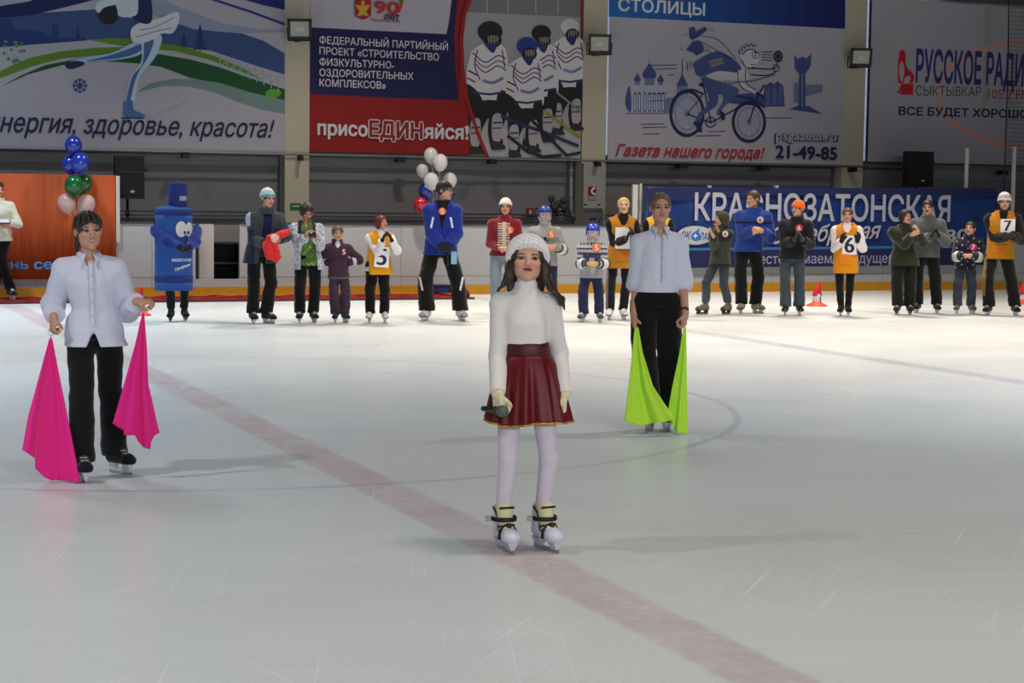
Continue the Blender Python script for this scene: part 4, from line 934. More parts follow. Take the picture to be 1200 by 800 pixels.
    def head_prims(s, t=0.):
        o = []; 
        for p, k in [(ell((0, .012, .030), (.074+t, .094+t, .082+t)), .01), (ell((0, -.022, -.030), (.060, .066, .084)), .02), (rc((0, -.060, -.098), (0, -.056, -.092), .022, .022), .022), (ell((0, -.010, -.062), (.056, .058, .046)), .02),
                     (rc((0, -.090, .010), (0, -.108, -.026), .008, .0115), .010), (ell((.0115, -.096, -.030), (.0085, .010, .0075)), .006), (ell((-.0115, -.096, -.030), (.0085, .010, .0075)), .006),
                     (ell((0, -.0865, -.052), (.022, .009, .0055)), .004), (ell((0, -.0855, -.063), (.019, .009, .0065)), .004),
                     (ell((.036, -.068, -.020), (.022, .020, .018)), .02), (ell((-.036, -.068, -.020), (.022, .020, .018)), .02), (rc((-.040, -.076, .026), (.040, -.076, .026), .010, .010), .014),
                     (ell((.075, .010, -.004), (.008, .018, .030)), .006), (ell((-.075, .010, -.004), (.008, .018, .030)), .006)]:
            o.append((local(p, s.HR, s.HC, s.hs), k*s.hs))
        return o
    def qhead(s, Vv): return (Vv-s.HC)@np.linalg.inv(s.HR).T/s.hs
    def head_cuts(s, Fd):
        for x in (-.031, .031): Fd.cut(local(ell((x, -.097, .004), (.0150, .018, .0058)), s.HR, s.HC, s.hs), .004*s.hs)
        if s.mouth: Fd.cut(local(ell((0, -.094, -.0575), (.017, .014, .004+.003*s.mouth)), s.HR, s.HC, s.hs), .003)
    def neck_prim(s): return (rc(s.HC+s.HR@nv((0, .018, -.075))*s.hs, s.neck-nv((0, -.01, .02*s.T)), .044*s.hs, .047*s.hs), .02)
    def skin_col(s, Vv):
        c = np.tile(npl(s.skin), (len(Vv), 1)); q = s.qhead(Vv); x, y, z = np.abs(q[:, 0]), q[:, 1], q[:, 2]
        ch = np.exp(-((x-.038)/.02)**2-((z+.025)/.02)**2)*(y < -.03); c += ch[:, None]*(npl((214, 140, 122))-npl(s.skin))*.6
        lip = ((x/.0235)**2+((z+.0575)/.0115)**2 < 1) & (y < -.072); c[lip] = npl((176, 104, 96))
        if s.mouth: c[(x/.016 < 1) & (np.abs(z+.0575) < .0035+.002*s.mouth) & (y < -.07) & (y > -.0905)] = npl((205, 190, 180) if s.mouth > .8 else (110, 56, 52))
        br = (np.abs(z-(.027-.10*(x-.03)**2/.03)) < .0042) & (x > .013) & (x < .047) & (y < -.05); c[br] = npl(getattr(s, 'brow', (84, 62, 48)))
        ey = ((x-.031)/.0175)**2+((z-.0055)/.0088)**2 < 1; c[ey & (y < -.06)] = npl((112, 76, 62))
        return c
    def body(s, label, group):
        T = s.T; Vs = []; Qs = []; nb = 0
        limb = []
        for i in (0, 1):
            limb += [(rc(s.hip[i], s.kn[i], .040*T, .027*T), .02), (rc(s.kn[i], s.an[i], .027*T, .017*T), .01), (rc(s.an[i]-nv((0, 0, .02*T)), s.an[i]+s.fdir[i]*.05*T-nv((0, 0, .02*T)), .016*T, .013*T), .01),
                     (rc(s.sh[i], s.el[i], .028*T, .0235*T), .02), (rc(s.el[i], s.wr[i], .0235*T, .0155*T), .01)]
        limb.append((s.torso(-.012, .53), .02)); limb.append(s.neck_prim())
        def put(Fd):
            nonlocal nb
            Vv, Q = Fd.mesh(); Vs.append(Vv); Qs.append(Q+nb); nb += len(Vv)
        lo, hi = bounds(limb, .02); Fd = Field(lo, hi, .008 if s.fine else .012); add_all(Fd, limb); put(Fd)
        hp = s.head_prims()+[s.neck_prim()]; lo, hi = bounds(hp, .012); Fd = Field(lo, hi, .003 if s.fine else .005); add_all(Fd, hp); s.head_cuts(Fd); put(Fd)
        for i in (0, 1):
            if s.gl[i]: continue
            a, n = s.hdir[i], s.pn[i]; hp = hand_prims(s.wr[i], a, n, s.hl, (1, -1)[i], s.curl[i])
            hp = [(rc(s.el[i]+(s.wr[i]-s.el[i])*.7, s.wr[i], (.0235-.008*.7)*T, .0155*T), .01), (rc(s.wr[i], s.wr[i]+unit(a)*.02*T, .0155*T, .016*T), .012)]+hp
            lo, hi = bounds(hp, .01); Fd = Field(lo, hi, .0026 if s.fine else .0036); add_all(Fd, hp); put(Fd)
        s.ob = np_mesh('person', np.concatenate(Vs), np.concatenate(Qs), SKIN, s.skin_col, None, s.mw)
        tag(s.ob, label, 'person', group)
        for x in (-.031, .031):
            c = s.HC+s.HR@nv((x, -.0765, .004))*s.hs; r = .0132*s.hs; vs = []; nu, nw = 14, 9; fs = []
            for j in range(nw):
                th = .02+(math.pi-.04)*j/(nw-1)
                for k in range(nu): p = 2*math.pi*k/nu; vs.append(c+s.HR@nv((math.sin(th)*math.cos(p), -math.cos(th), math.sin(th)*math.sin(p)))*r)
            for j in range(nw-1):
                for k in range(nu): fs.append((j*nu+k, (j+1)*nu+k, (j+1)*nu+(k+1) % nu, j*nu+(k+1) % nu))
            fwd = s.HR@nv((0, -1, 0))
            def ec(Vv, c=c, fwd=fwd):
                g = (Vv-c)@fwd/r; o = np.tile(npl((170, 158, 152)), (len(Vv), 1)); o[g > .70] = npl((70, 54, 44)); o[g > .93] = npl((16, 14, 14)); return o
            np_mesh('eye', np.array(vs), np.array(fs), EYE, ec, s.ob)
    def put(s, name, Fd, m, col, parent=None, label=None):
        Vv, Q = Fd.mesh(); o = np_mesh(name, Vv, Q, m, col, parent or s.ob); s.last = Vv
        if label: o['label'] = label
        return o
    # ---- clothes
    def top(s, name, col, hem, t=.018, flare=.01, sl=.96, r=(.040, .034, .027), neck=.86, amp=.006, wide=None, open_=None, collar=None, m=None, h=None, label=None, hemtilt=0., slit=None):
        T = s.T; k = t; sd = len(label or name)+T*7; fr = 20; W_ = lambda p: wrk(p, amp, fr, sd)
        zh = s.lift+hem*T
        pr = [(clip(W_(s.torso(t, hem, neck, flare, wide, .03)), (0, 0, zh), (0, hemtilt, -1)), .02)]
        for i in (0, 1):
            if sl <= 0: continue
            a, b, c = s.sh[i], s.el[i], s.wr[i]
            if sl < .5:
                e = a+(b-a)*sl*2; pr.append((clip(W_(rc(a, b, r[0]*T+k*.3, r[1]*T+k*.4)), e, unit(b-a)), .02)); continue
            e = b+(c-b)*(sl-.5)*2; d = unit(c-b)
            pr.append((W_(rc(a, b, r[0]*T+k*.3, r[1]*T+k*.4)), .02)); pr.append((clip(W_(rc(b, c, r[1]*T+k*.4, r[2]*T+k*.3)), e, d), .012))
        for i in (0, 1): pr.append((rc(s.cen(s.neck[2]-.030*T)+nv((0, .004, 0)), s.sh[i], .036*T+k*.3, r[0]*T+k*.2), .025))
        if collar == 'turtle': pr.append((rc(s.neck-nv((0, 0, .015*T)), s.HC+s.HR@nv((0, .016, -.104))*s.hs, .042*s.hs+.010, .046*s.hs+.006), .012))
        if collar == 'stand': pr.append((clip(rc(s.neck-nv((0, 0, .03*T)), s.neck+nv((0, -.005, .04*T)), .052*s.hs+.014, .052*s.hs+.012), s.neck+nv((0, 0, .012*T)), (0, -.2, 1)), .015))
        lo, hi = bounds(pr, .015); Fd = Field(lo, hi, h or s.h); add_all(Fd, pr)
        for q in slit or []: Fd.cut(rc(q[0], q[1], .002, q[2]), .004)
        if collar in ('vneck', 'shirt', 'stand'):
            z = s.neck[2]; dp = .075 if collar == 'vneck' else .045
            if collar != 'stand': Fd.cut(rc(s.neck+nv((0, -.06, .0)), s.neck+nv((0, -.13, -dp*T)), .045*s.hs, .006), .006)
            Fd.cut(rc(s.neck+nv((0, 0, -.005*T)), s.neck+nv((0, -.005, .3)), .047*s.hs+.004, .06*s.hs+.02), .006)
        if open_:
            z0, z1, w0, w1 = open_       # heights in T, half widths in metres: the front stands open
            for q in np.linspace(0, 1, 14):
                z = s.lift+T*(z0+(z1-z0)*q); c = s.cen(z); f = s.R@nv((0, -.14, 0)); Fd.cut(box(c+f, (w0+(w1-w0)*q, .12, T*(z1-z0)/24), s.R, .004), .004)
        s.topV = None; o = s.put(name, Fd, m or CLOTH, col, None, label); s.topV = s.last; return o
    def trousers(s, col, r=(.054, .042, .040), hem=.035, flare=0., t=.008, amp=.006, name='trousers', waist=None, m=None, label=None):
        T = s.T; waist = waist or (.55 if s.fem else .575); sd = 3+T; W_ = lambda p: wrk(p, amp, 19, sd)
        pr = [(W_(s.torso(t, .505, waist, 0)), .02), (ell(s.hipc+nv((0, .0, -.025*T)), (.085*T, .055*T, .045*T), s.R), .03)]
        for i in (0, 1):
            h, k, a = s.hip[i], s.kn[i], s.an[i]; d = unit(a-k); e = nv((a[0], a[1], s.lift+hem*T))
            pr.append((W_(rc(h, k, r[0]*T, r[1]*T)), .02)); pr.append((clip(W_(rc(k, a+d*.06*T, r[1]*T, r[2]*T+flare)), e, (0, 0, -1)), .012))
        lo, hi = bounds(pr, .015); Fd = Field(lo, hi, s.h); add_all(Fd, pr)
        return s.put(name, Fd, m or CLOTH, col, None, label)
    def glove(s, i, col, m=None, name='glove', g=.004):
        pr = hand_prims(s.wr[i], s.hdir[i], s.pn[i], s.hl, (1, -1)[i], s.curl[i], g)
        pr.append((rc(s.wr[i]-unit(s.wr[i]-s.el[i])*.045, s.wr[i], .0155*s.T+g+.006, .0155*s.T+g+.004), .01))
        lo, hi = bounds(pr, .012); Fd = Field(lo, hi, .0032 if s.fine else .005); add_all(Fd, pr); return s.put(name, Fd, m or KNIT, col)
    def hair(s, col, style='short', t=.012, fringe=.0, parent=None):
        L = lambda p: local(p, s.HR, s.HC, s.hs); hs = s.hs
        pr = [(L(ell((0, .016, .032), (.073+t, .094+t, .082+t))), .012)]
        if style in ('short', 'crop'): pr.append((L(ell((0, .035, .0), (.072+t*.6, .075+t*.6, .075))), .015))
        if style == 'bob': pr += [(L(ell((0, .025, -.03), (.076+t, .078+t, .075))), .02)]
        if style == 'bun': pr += [(L(ell((0, .04, .0), (.070, .07, .07))), .015), (L(ell((0, .105, .07), (.036, .032, .034))), .01)]
        if style == 'pony': pr += [(L(ell((0, .04, .0), (.071, .07, .07))), .015), (L(rc((.0, .11, .03), (-.03, .14, -.06), .024, .022)), .01), (L(rc((-.03, .14, -.06), (-.055, .12, -.13), .022, .010)), .01)]
        if style == 'long':
            pr += [(L(ell((0, .040, -.03), (.074, .066, .085))), .02)]
            for x, y0, x2, z2 in [(-.066, .030, -.070, -.22), (.066, .030, .070, -.22), (-.04, .07, -.05, -.26), (.04, .07, .05, -.26), (0, .08, 0, -.26)]:
                pr.append((L(rc((x, y0, -.02), (x2, y0+.015, z2), .022, .014)), .02))
        lo, hi = bounds(pr, .012); Fd = Field(lo, hi, .0035 if s.fine else .006); add_all(Fd, pr)
        X, Y, Z = Fd.grid()
        Fd.F = (Fd.F+.0016*np.sin(X*210+np.sin(Z*30)*2)+.001*np.sin(X*130+Y*150)).astype(f32)
        Fd.cut(L(ell((0, -.120, -.035-fringe), (.070, .085, .106))), .006)
        if fringe < -.01: Fd.cut(L(ell((0, -.105, .036), (.070, .055, .046))), .012)
        if style in ('short', 'bun', 'pony'):
            for x in (-.08, .08): Fd.cut(L(ell((x, -.01, -.03), (.02, .03, .045))), .006)
        o = s.put('hair', Fd, HAIR, col, parent); return o
    def strands(s, paths, col):
        pr = []
        for pts, r0, r1 in paths:
            q = [s.P(*p) for p in pts]; n = len(q)-1
            for i in range(n): pr.append((rc(q[i], q[i+1], r0+(r1-r0)*i/n, r0+(r1-r0)*(i+1)/n), .012))
        lo, hi = bounds(pr, .012); Fd = Field(lo, hi, .0035); add_all(Fd, pr); X, Y, Z = Fd.grid(); Fd.F = (Fd.F+.0016*np.sin(X*230+Z*20+np.sin(Z*25)*2)+.001*np.sin(X*160+Y*190)).astype(f32)
        return s.put('hair_strands', Fd, HAIR, col)
    def beanie(s, col, t=.016, z0=.022, tall=.0, name='knit_hat', m=None, cuff=True, tilt=.28, label=None):
        L = lambda p: local(p, s.HR, s.HC, s.hs)
        pr = [(clip(ell((0, .014, .034), (.074+t, .095+t, .084+t+tall)), (0, 0, z0+.012), (0, -tilt, -1)), .004)]
        if cuff: pr.append((clip(clip(ell((0, .014, .034), (.079+t, .100+t, .084+t+tall)), (0, 0, z0), (0, -tilt, -1)), (0, 0, z0+.034), (0, tilt, 1)), .004))
        pr = [(L(p), k) for p, k in pr]; lo, hi = bounds(pr, .012); Fd = Field(lo, hi, .0032 if s.fine else .005); add_all(Fd, pr)
        X, Y, Z = Fd.grid(); Fd.F = (Fd.F+.0012*np.sin(np.arctan2(X-s.HC[0], Y-s.HC[1])*46)).astype(f32)
        return s.put(name, Fd, m or KNIT, (lambda Vv: col(s.qhead(Vv))) if callable(col) else col, None, label)
    def cap(s, col):
        L = lambda p: local(p, s.HR, s.HC, s.hs)
        pr = [(L(clip(ell((0, .012, .034), (.086, .108, .086)), (0, 0, .035), (0, -.1, -1))), .004), (L(clip(clip(ell((0, -.085, .020), (.070, .095, .035)), (0, 0, .036), (0, .10, -1)), (0, 0, .046), (0, -.10, 1))), .004), (L(ell((0, .012, .12), (.008, .008, .005))), .003)]
        lo, hi = bounds(pr, .012); Fd = Field(lo, hi, .0045); add_all(Fd, pr); return s.put('baseball_cap', Fd, CLOTH, col)
    def helmet(s, col, cage=(200, 200, 204)):
        L = lambda p: local(p, s.HR, s.HC, s.hs); t = .028
        pr = [(L(clip(ell((0, .012, .034), (.074+t, .095+t, .082+t)), (0, 0, .026), (0, -.05, -1))), .006), (L(ell((0, .06, -.02), (.085, .06, .06))), .02)]
        for x in (-.084, .084): pr.append((L(ell((x, .015, -.015), (.016, .035, .05))), .015))
        for x in (-.045, 0, .045): pr.append((L(rc((x, -.09, .075), (x, .06, .130), .008, .008)), .008))
        lo, hi = bounds(pr, .012); Fd = Field(lo, hi, .005); add_all(Fd, pr); o = s.put('helmet', Fd, SHELL, col)
        H = lambda x, y, z: s.HC+s.HR@nv((x, y, z))*s.hs; cm = cmat(cage, .35, metal=.3); mb = MB()
        for z, w, yy in [(.030, .088, -.120), (.004, .086, -.132), (-.022, .082, -.138), (-.048, .076, -.138), (-.074, .064, -.128), (-.098, .045, -.112)]:
            mb.tube([H(w*math.sin(a), yy+(1-math.cos(a))*.13, z) for a in np.linspace(-1.35, 1.35, 12)], .0035, cm, 5)
        for a in (-1.3, -.75, -.3, .3, .75, 1.3):
            mb.tube([H(w*math.sin(a), yy+(1-math.cos(a))*.13, z) for z, w, yy in [(.040, .088, -.118), (.004, .086, -.132), (-.048, .076, -.138), (-.098, .045, -.112)]], .0035, cm, 5)
        c = mb.build('face_cage', o); c['label'] = 'wire face cage'
        mb = MB(); mb.tube([H(-.082, -.02, -.03), H(-.06, -.05, -.10), H(0, -.085, -.125), H(.06, -.05, -.10), H(.082, -.02, -.03)], .008, cmat((206, 204, 200), .6), 6); mb.build('chin_strap', o)
        return o
    def bib(s, col, hem, half=.085, t=.032, neck=.86, amp=.002, flare=.01, pocket=None):
        """sleeveless over-vest with a deep V neck"""
        T = s.T; pr = [(s.torso(t, hem, neck, flare), .02)]
        for i in (0, 1): pr.append((rc(s.cen(s.lift+.815*T), s.sh[i], .05*T, .040*T+t*.35), .03))
        lo, hi = bounds(pr, .015); Fd = Field(lo, hi, s.h*.9); add_all(Fd, pr); Fd.wrinkle(amp, 15, T*5)
        for i, sg in enumerate((-1, 1)):
            n = s.R@nv((sg, 0, 0)); c = s.cen(s.lift+.74*T)+n*half*T*s.sw; Fd.plane(s.sh[i]+n*.018*T, n); 
            Fd.cut(ell(c+n*.06*T-nv((0, 0, .0)), (.075*T, .2, .10*T), s.R), .006)
        Fd.cut(rc(s.neck+s.R@nv((0, -.06, .0)), s.neck+s.R@nv((0, -.20, -.10*T)), .080*s.hs, .006), .006); Fd.cut(rc(s.neck-nv((0, 0, .03*T)), s.neck+nv((0, 0, .2)), .078*s.hs, .085*s.hs), .006)
        o = s.put('bib', Fd, CLOTH, col); s.bibV = s.last
        if pocket:
            z0, z1 = pocket; z0 = s.lift+z0*T; z1 = s.lift+z1*T; c = s.cen((z0+z1)/2)
            f = s.torso(t+.010, hem, neck, flare); Fp = Field(f[1]-.01, f[2]+.01, s.h*.9); Fp.add(f, .01); Fp.plane((0, 0, z1), (0, 0, 1)); Fp.plane((0, 0, z0), (0, 0, -1))
            for sg in (-1, 1): Fp.plane(c+s.R@nv((sg*.062*T, 0, 0)), s.R@nv((sg, 0, 0)))
            Fp.plane(c, s.R@nv((0, 1, 0))); s.put('pocket', Fp, CLOTH, tuple(np.array(col)*np.array((1.05, .93, .9))), o)
        return o
    def front(s, Vv, p, r=.05):
        m = (np.abs(Vv[:, 0]-p[0]) < r) & (np.abs(Vv[:, 2]-p[2]) < r)
        return float(Vv[m, 1].min()) if m.any() else p[1]
    def plate(s, parent, Vv, px, py, w, h, name, draw, tilt=0., yaw=None, label=None, gap=.006, disc=False, depth=None):
        """flat card or badge pinned to the front of a garment; draw(mb, F) adds its printing, F maps (x, z, lift) on the card"""
        p = s.P(px, py, .12); y = s.front(Vv, p, max(w, h)*.45)-gap if depth is None else -depth; p = s.P(px, py, -y)
        R = Rz(s.yaw if yaw is None else math.radians(yaw))@Ry(math.radians(tilt))
        Fm = lambda x, z, l=0.: p+R@nv((x, -l, z)); mb = MB(); return_draw = draw(mb, Fm)
        o = mb.build(name, parent); 
        if label: o['label'] = label
        return o
    def skates(s, style='hockey', col=(30, 30, 34), hold=(206, 206, 206), lace=(190, 190, 190), h=.0, shaft=.115):
        T = s.T; L = .150*T; out = []
        for i in (0, 1):
            d = s.fdir[i]; c = s.foot[i]; q = nv((-d[1], d[0], 0)); a = s.an[i]; z0 = s.lift-.012
            P = lambda f, w, z: c+d*f*L+q*w*L+nv((0, 0, z)); up = unit(s.kn[i]-a)
            pr = [(rc(P(-.34, 0, z0+.03), P(.30, 0, z0+.026), .030*T*.85, .027*T), .02), (ell(P(.36, 0, z0+.020), (.030*T, .030*T, .02*T)), .02), (rc(P(-.28, 0, z0+.05), P(.05, 0, z0+.055), .031*T, .026*T), .02), (clip(rc(a, a+up*(shaft*T+.05), .029*T, .035*T), a+up*shaft*T*.75, up), .02)]
            lo, hi = bounds(pr, .012); Fd = Field(lo, hi, .0045 if s.fine else .007); add_all(Fd, pr); Fd.plane((0, 0, z0), (0, 0, -1))
            def cf(Vv, c=c, d=d, q=q):
                o = np.tile(npl(col), (len(Vv), 1)); f = (Vv-c)@d/L; w = np.abs((Vv-c)@q)/L; z = Vv[:, 2]-z0
                if style == 'hockey':
                    o[(f > .38)] = npl(tuple(np.array(col)*.7)); o[z < .012] = npl((20, 20, 22))
                    if lace: o[(w < .10) & (f > -.12) & (f < .36) & (z > .03) & (np.sin(z*420) > -.1)] = npl(lace)
                if style == 'figure':
                    o[z < .012] = npl((60, 50, 44))
                    if lace: o[(w < .07) & (f > -.12) & (f < .3) & (z > .03) & (np.sin(z*400) > .3)] = npl(lace)
                return o
            b = s.put('skate', Fd, SHELL if style != 'hockey' else CLOTH, cf); mb = MB(); hm = cmat(hold, .4)
            prof = [(-.46, .010), (-.43, .003), (-.3, .0), (.3, .0), (.46, .004), (.50, .016), (.50, .024), (-.46, .024)]
            vs = [P(f, w, z) for w in (-.011, .011) for f, z in prof]; n = len(prof)
            mb.add(vs, [tuple(range(n)), tuple(range(2*n-1, n-1, -1))]+[(k, n+k, n+(k+1) % n, (k+1) % n) for k in range(n)], STEEL)
            if style == 'hockey': posts = [(-.42, -.14, .07), (.16, .44, .07)]; bar = .020
            else: posts = [(-.40, -.22, .06), (.18, .34, .05)]; bar = .012
            for f0, f1, w in posts:
                vs = [P(f, ww, z) for z, e, wv in ((.018, .03, .025), (z0+.004, 0, w*1.4)) for f, ww in ((f0+e, -wv), (f1-e, -wv), (f1-e, wv), (f0+e, wv))]
                mb.add(vs, [(3, 2, 1, 0), (4, 5, 6, 7), (0, 1, 5, 4), (1, 2, 6, 5), (2, 3, 7, 6), (3, 0, 4, 7)], hm if style != 'figure' else STEEL)
            vs = [P(f, w, z) for z in (.018, .018+bar) for f, w in ((-.44, -.02), (.46, -.02), (.46, .02), (-.44, .02))]
            mb.add(vs, [(3, 2, 1, 0), (4, 5, 6, 7), (0, 1, 5, 4), (1, 2, 6, 5), (2, 3, 7, 6), (3, 0, 4, 7)], hm if style != 'figure' else STEEL)
            bl = mb.build('blade', b); out.append((b, P))
        return out
def card(num, w, h, ink=(30, 30, 60), paper=(226, 224, 226), size=.8):
    def dr(mb, F):
        pm, im = cmat(paper, .7), cmat(ink, .7)
        mb.add([F(x, z, l) for l in (0, .004) for x, z in ((-w/2, -h/2), (w/2, -h/2), (w/2, h/2), (-w/2, h/2))], [(3, 2, 1, 0), (4, 5, 6, 7), (0, 1, 5, 4), (1, 2, 6, 5), (2, 3, 7, 6), (3, 0, 4, 7)], pm)
        if num:
            vs, fs = text_geo(num); c = (vs.max(0)+vs.min(0))/2; k = size*h/(vs[:, 1].max()-vs[:, 1].min())
            for dx in (-.03, .03): mb.add([F((p[0]-c[0]+dx)*k*.95, (p[1]-c[1])*k, .0052+dx*.004) for p in vs], fs, im)
    return dr
def badge(num, r, back=(214, 110, 60), ink=(236, 214, 190)):
    def dr(mb, F):
        n = 24; bmm = cmat(back, .5); im = cmat(ink, .5)
        mb.add([F(r*math.cos(a), r*math.sin(a), l) for l in (0, .004) for a in [2*math.pi*k/n for k in range(n)]], [tuple(range(n))[::-1], tuple(range(n, 2*n))]+[(k, (k+1) % n, n+(k+1) % n, n+k) for k in range(n)], bmm)
        vs, fs = text_geo(num); c = (vs.max(0)+vs.min(0))/2; k = 1.3*r/(vs[:, 1].max()-vs[:, 1].min())
        for dx in (-.04, 0, .04): mb.add([F((p[0]-c[0]+dx)*k, (p[1]-c[1])*k, .0052+dx*.004) for p in vs], fs, im)
    return dr
# ------------------------------------------------------------------ the three skaters in front
def flag(p, name, label, topp, left, right, bottom, col, fy0, fy1, folds, amp, group, corner=None):
    """a cloth hanging from one gathered corner; outlines in picture points at the holder's distance, pleats run from the corner"""
    nu, nw = 56, 44; Vs = np.zeros((nw+1, nu+1, 3))
    def along(pts, t):
        pts = np.array(pts, float); L = np.r_[0, np.cumsum(np.linalg.norm(np.diff(pts, axis=0), axis=1))]; L /= L[-1]
        return np.array([np.interp(t, L, pts[:, k]) for k in (0, 1)])
    for i in range(nw+1):
        v = i/nw
        for j in range(nu+1):
            u = j/nu; l, r = along(left, v), along(right, v); b = along(bottom, u); bl = (1-u)*np.array(bottom[0])+u*np.array(bottom[-1])
            q = (1-u)*l+u*r+(v**1.3)*(b-bl)
            ph = sum(a*math.sin(math.pi*2*f*u+o) for f, a, o in folds)
            fy = fy0+(fy1-fy0)*v+amp*(v**.7)*ph
            Vs[i, j] = p.P(q[0], q[1], fy); Vs[i, j, 2] = max(Vs[i, j, 2], .012+.004*abs(ph))
    mb = MB(); w = nu+1; fs = [(i*w+j, (i+1)*w+j, (i+1)*w+j+1, i*w+j+1) for i in range(nw) for j in range(nu)]
    m = mat('flag_%02x%02x%02x' % col, col, .6, noise=.04, sheen=.2, spec=.25)
    o0 = p.P(*topp, fy0); t = link(name, None, None, p.mw @ Matrix.Translation(o0)); tag(t, label, 'flag', group)
    mb.add([Vector(x) for x in Vs.reshape(-1, 3)], fs, m, True); c = mb.build('cloth', t, None, o0); sd = c.modifiers.new('thickness', 'SOLIDIFY'); sd.thickness = .003; sd.offset = 0
    return t, o0
# ---- girl in white turtleneck with the microphone
P1 = Person('girl in white turtleneck, white knit hat and dark red skirt on the red line', 275, [(592, 646, 22), (640, 645, 32)], 617, he=.024, hr=.138, fem=True, fine=True, sw=.86, girth=.98, hw=1.2, shz=.008,
            head=(618.5, 3, -7, 2), hands=[(583.5, 461, .16), (661, 462, .02)], elbows=[(578, 410, -.5), (662, 412, -.5)], hd=[(.10, -.12, -1), (-.05, -.05, -1)], palm=[(.8, .5, 0), (-1, 0, 0)], curl=(1.15, .45), gloves=[1, 1], skin=(202, 154, 130), mouth=.3, lift=.07)
P1.brow = (92, 66, 52)
P1.top('turtleneck', (222, 216, 214), .655, t=.008, flare=.0, r=(.034, .029, .0255), sl=.99, collar='turtle', amp=.0022, m=KNIT)
n_ = P1.neck+nv((0, -.002, -.006)); mb = MB(); mb.lathe([(.040, .046), (.049, .047), (.052, .040), (.055, .018), (.058, .000), (.054, -.005), (.044, -.006)], n_, cmat((222, 216, 214), .95, bump=.4, nscale=160), 28, (0, -.10, 1), sy=1.05); mb.build('rolled_collar', P1.ob)
P1.trousers((206, 196, 210), r=(.044, .032, .022), hem=.03, t=.001, amp=0, name='tights', waist=.56)
for i in (0, 1): P1.glove(i, (214, 204, 170))
P1.hair((46, 34, 28), 'long', fringe=-.02)
P1.strands([([(598, 308, .02), (594, 322, .06), (590, 333, .055), (583, 341, .04)], .018, .006), ([(600, 310, .03), (598, 324, .06), (595, 334, .06)], .016, .008), ([(637, 306, .02), (640, 322, .05), (645, 335, .06), (653, 346, .06), (659, 358, .05)], .018, .006), ([(636, 310, .03), (638, 324, .06), (644, 338, .075), (652, 345, .075), (656, 356, .07)], .015, .006), ([(640, 305, -.02), (645, 325, .02), (650, 340, .04), (660, 350, .04), (661, 362, .04)], .014, .005)], (50, 36, 29))
def hatcol(q):
    c = np.tile(npl((228, 224, 226)), (len(q), 1)); a = np.arctan2(q[:, 0], -q[:, 1]); k = (np.sin(a*17+q[:, 2]*120)*np.sin(a*9-q[:, 2]*150) > .62) & (q[:, 2] > .055); c[k] = npl((186, 184, 206)); return c
P1.beanie(hatcol, t=.025, z0=-.016, tall=.010, name='knit_beret', tilt=1.05)
# skirt: waistband, pleated satin, gold trim
SATIN = mat('satin_red', (92, 8, 20), .42, noise=.10, nscale=30, spec=.3)
zt, zb, zh = P1.P(617, 401)[2], P1.P(617, 414)[2], P1.P(617, 494)[2]; xc = P1.P(617.5, 410)[0]
w0 = (P1.P(644, 405)[0]-P1.P(592.5, 405)[0])/2
mb = MB(); prof = [(w0*1.0, zb-.01), (w0*1.03, zb), (w0*.99, (zb+zt)/2), (w0*1.0, zt), (w0*.94, zt+.003)]
mb.lathe([(r, z) for r, z in prof], (xc, 0, 0), mat('satin_band', (72, 12, 22), .45, noise=.1, nscale=60), 40, sy=.86); P1_wb = mb.build('waistband', P1.ob)
nr, na = 22, 200; vs = []; hemv = []; rnd = random.Random(5)
for i in range(nr+1):
    f = i/nr
    for k in range(na):
        a = 2*math.pi*k/na; ph = .55*math.sin(11*a+.6)+.35*math.sin(7*a+1.9)+.35*math.sin(19*a+.4)
        r = w0*1.0+(.198-w0)*(f**.62)*(.96+.04*math.cos(2*a))+.022*f**.8*ph
        z = zb-(zb-zh)*f-.010*f*math.sin(3*a+2)-.012*f*(math.cos(a)**2)*(-1)
        vs.append((xc+.006*f+r*math.cos(a), r*math.sin(a)*(.86+.02*f), z))
fs = [(i*na+k, (i+1)*na+k, (i+1)*na+(k+1) % na, i*na+(k+1) % na) for i in range(nr) for k in range(na)]
mb = MB(); mb.add(vs, fs, SATIN, True); sk = mb.build('skirt', P1.ob); sd = sk.modifiers.new('thickness', 'SOLIDIFY'); sd.thickness = .003
mb = MB(); mb.tube(vs[nr*na:], .0055, mat('gold_trim', (186, 140, 48), .35, metal=.5), 6, True); mb.build('gold_trim', sk)['label'] = 'gold hem trim'
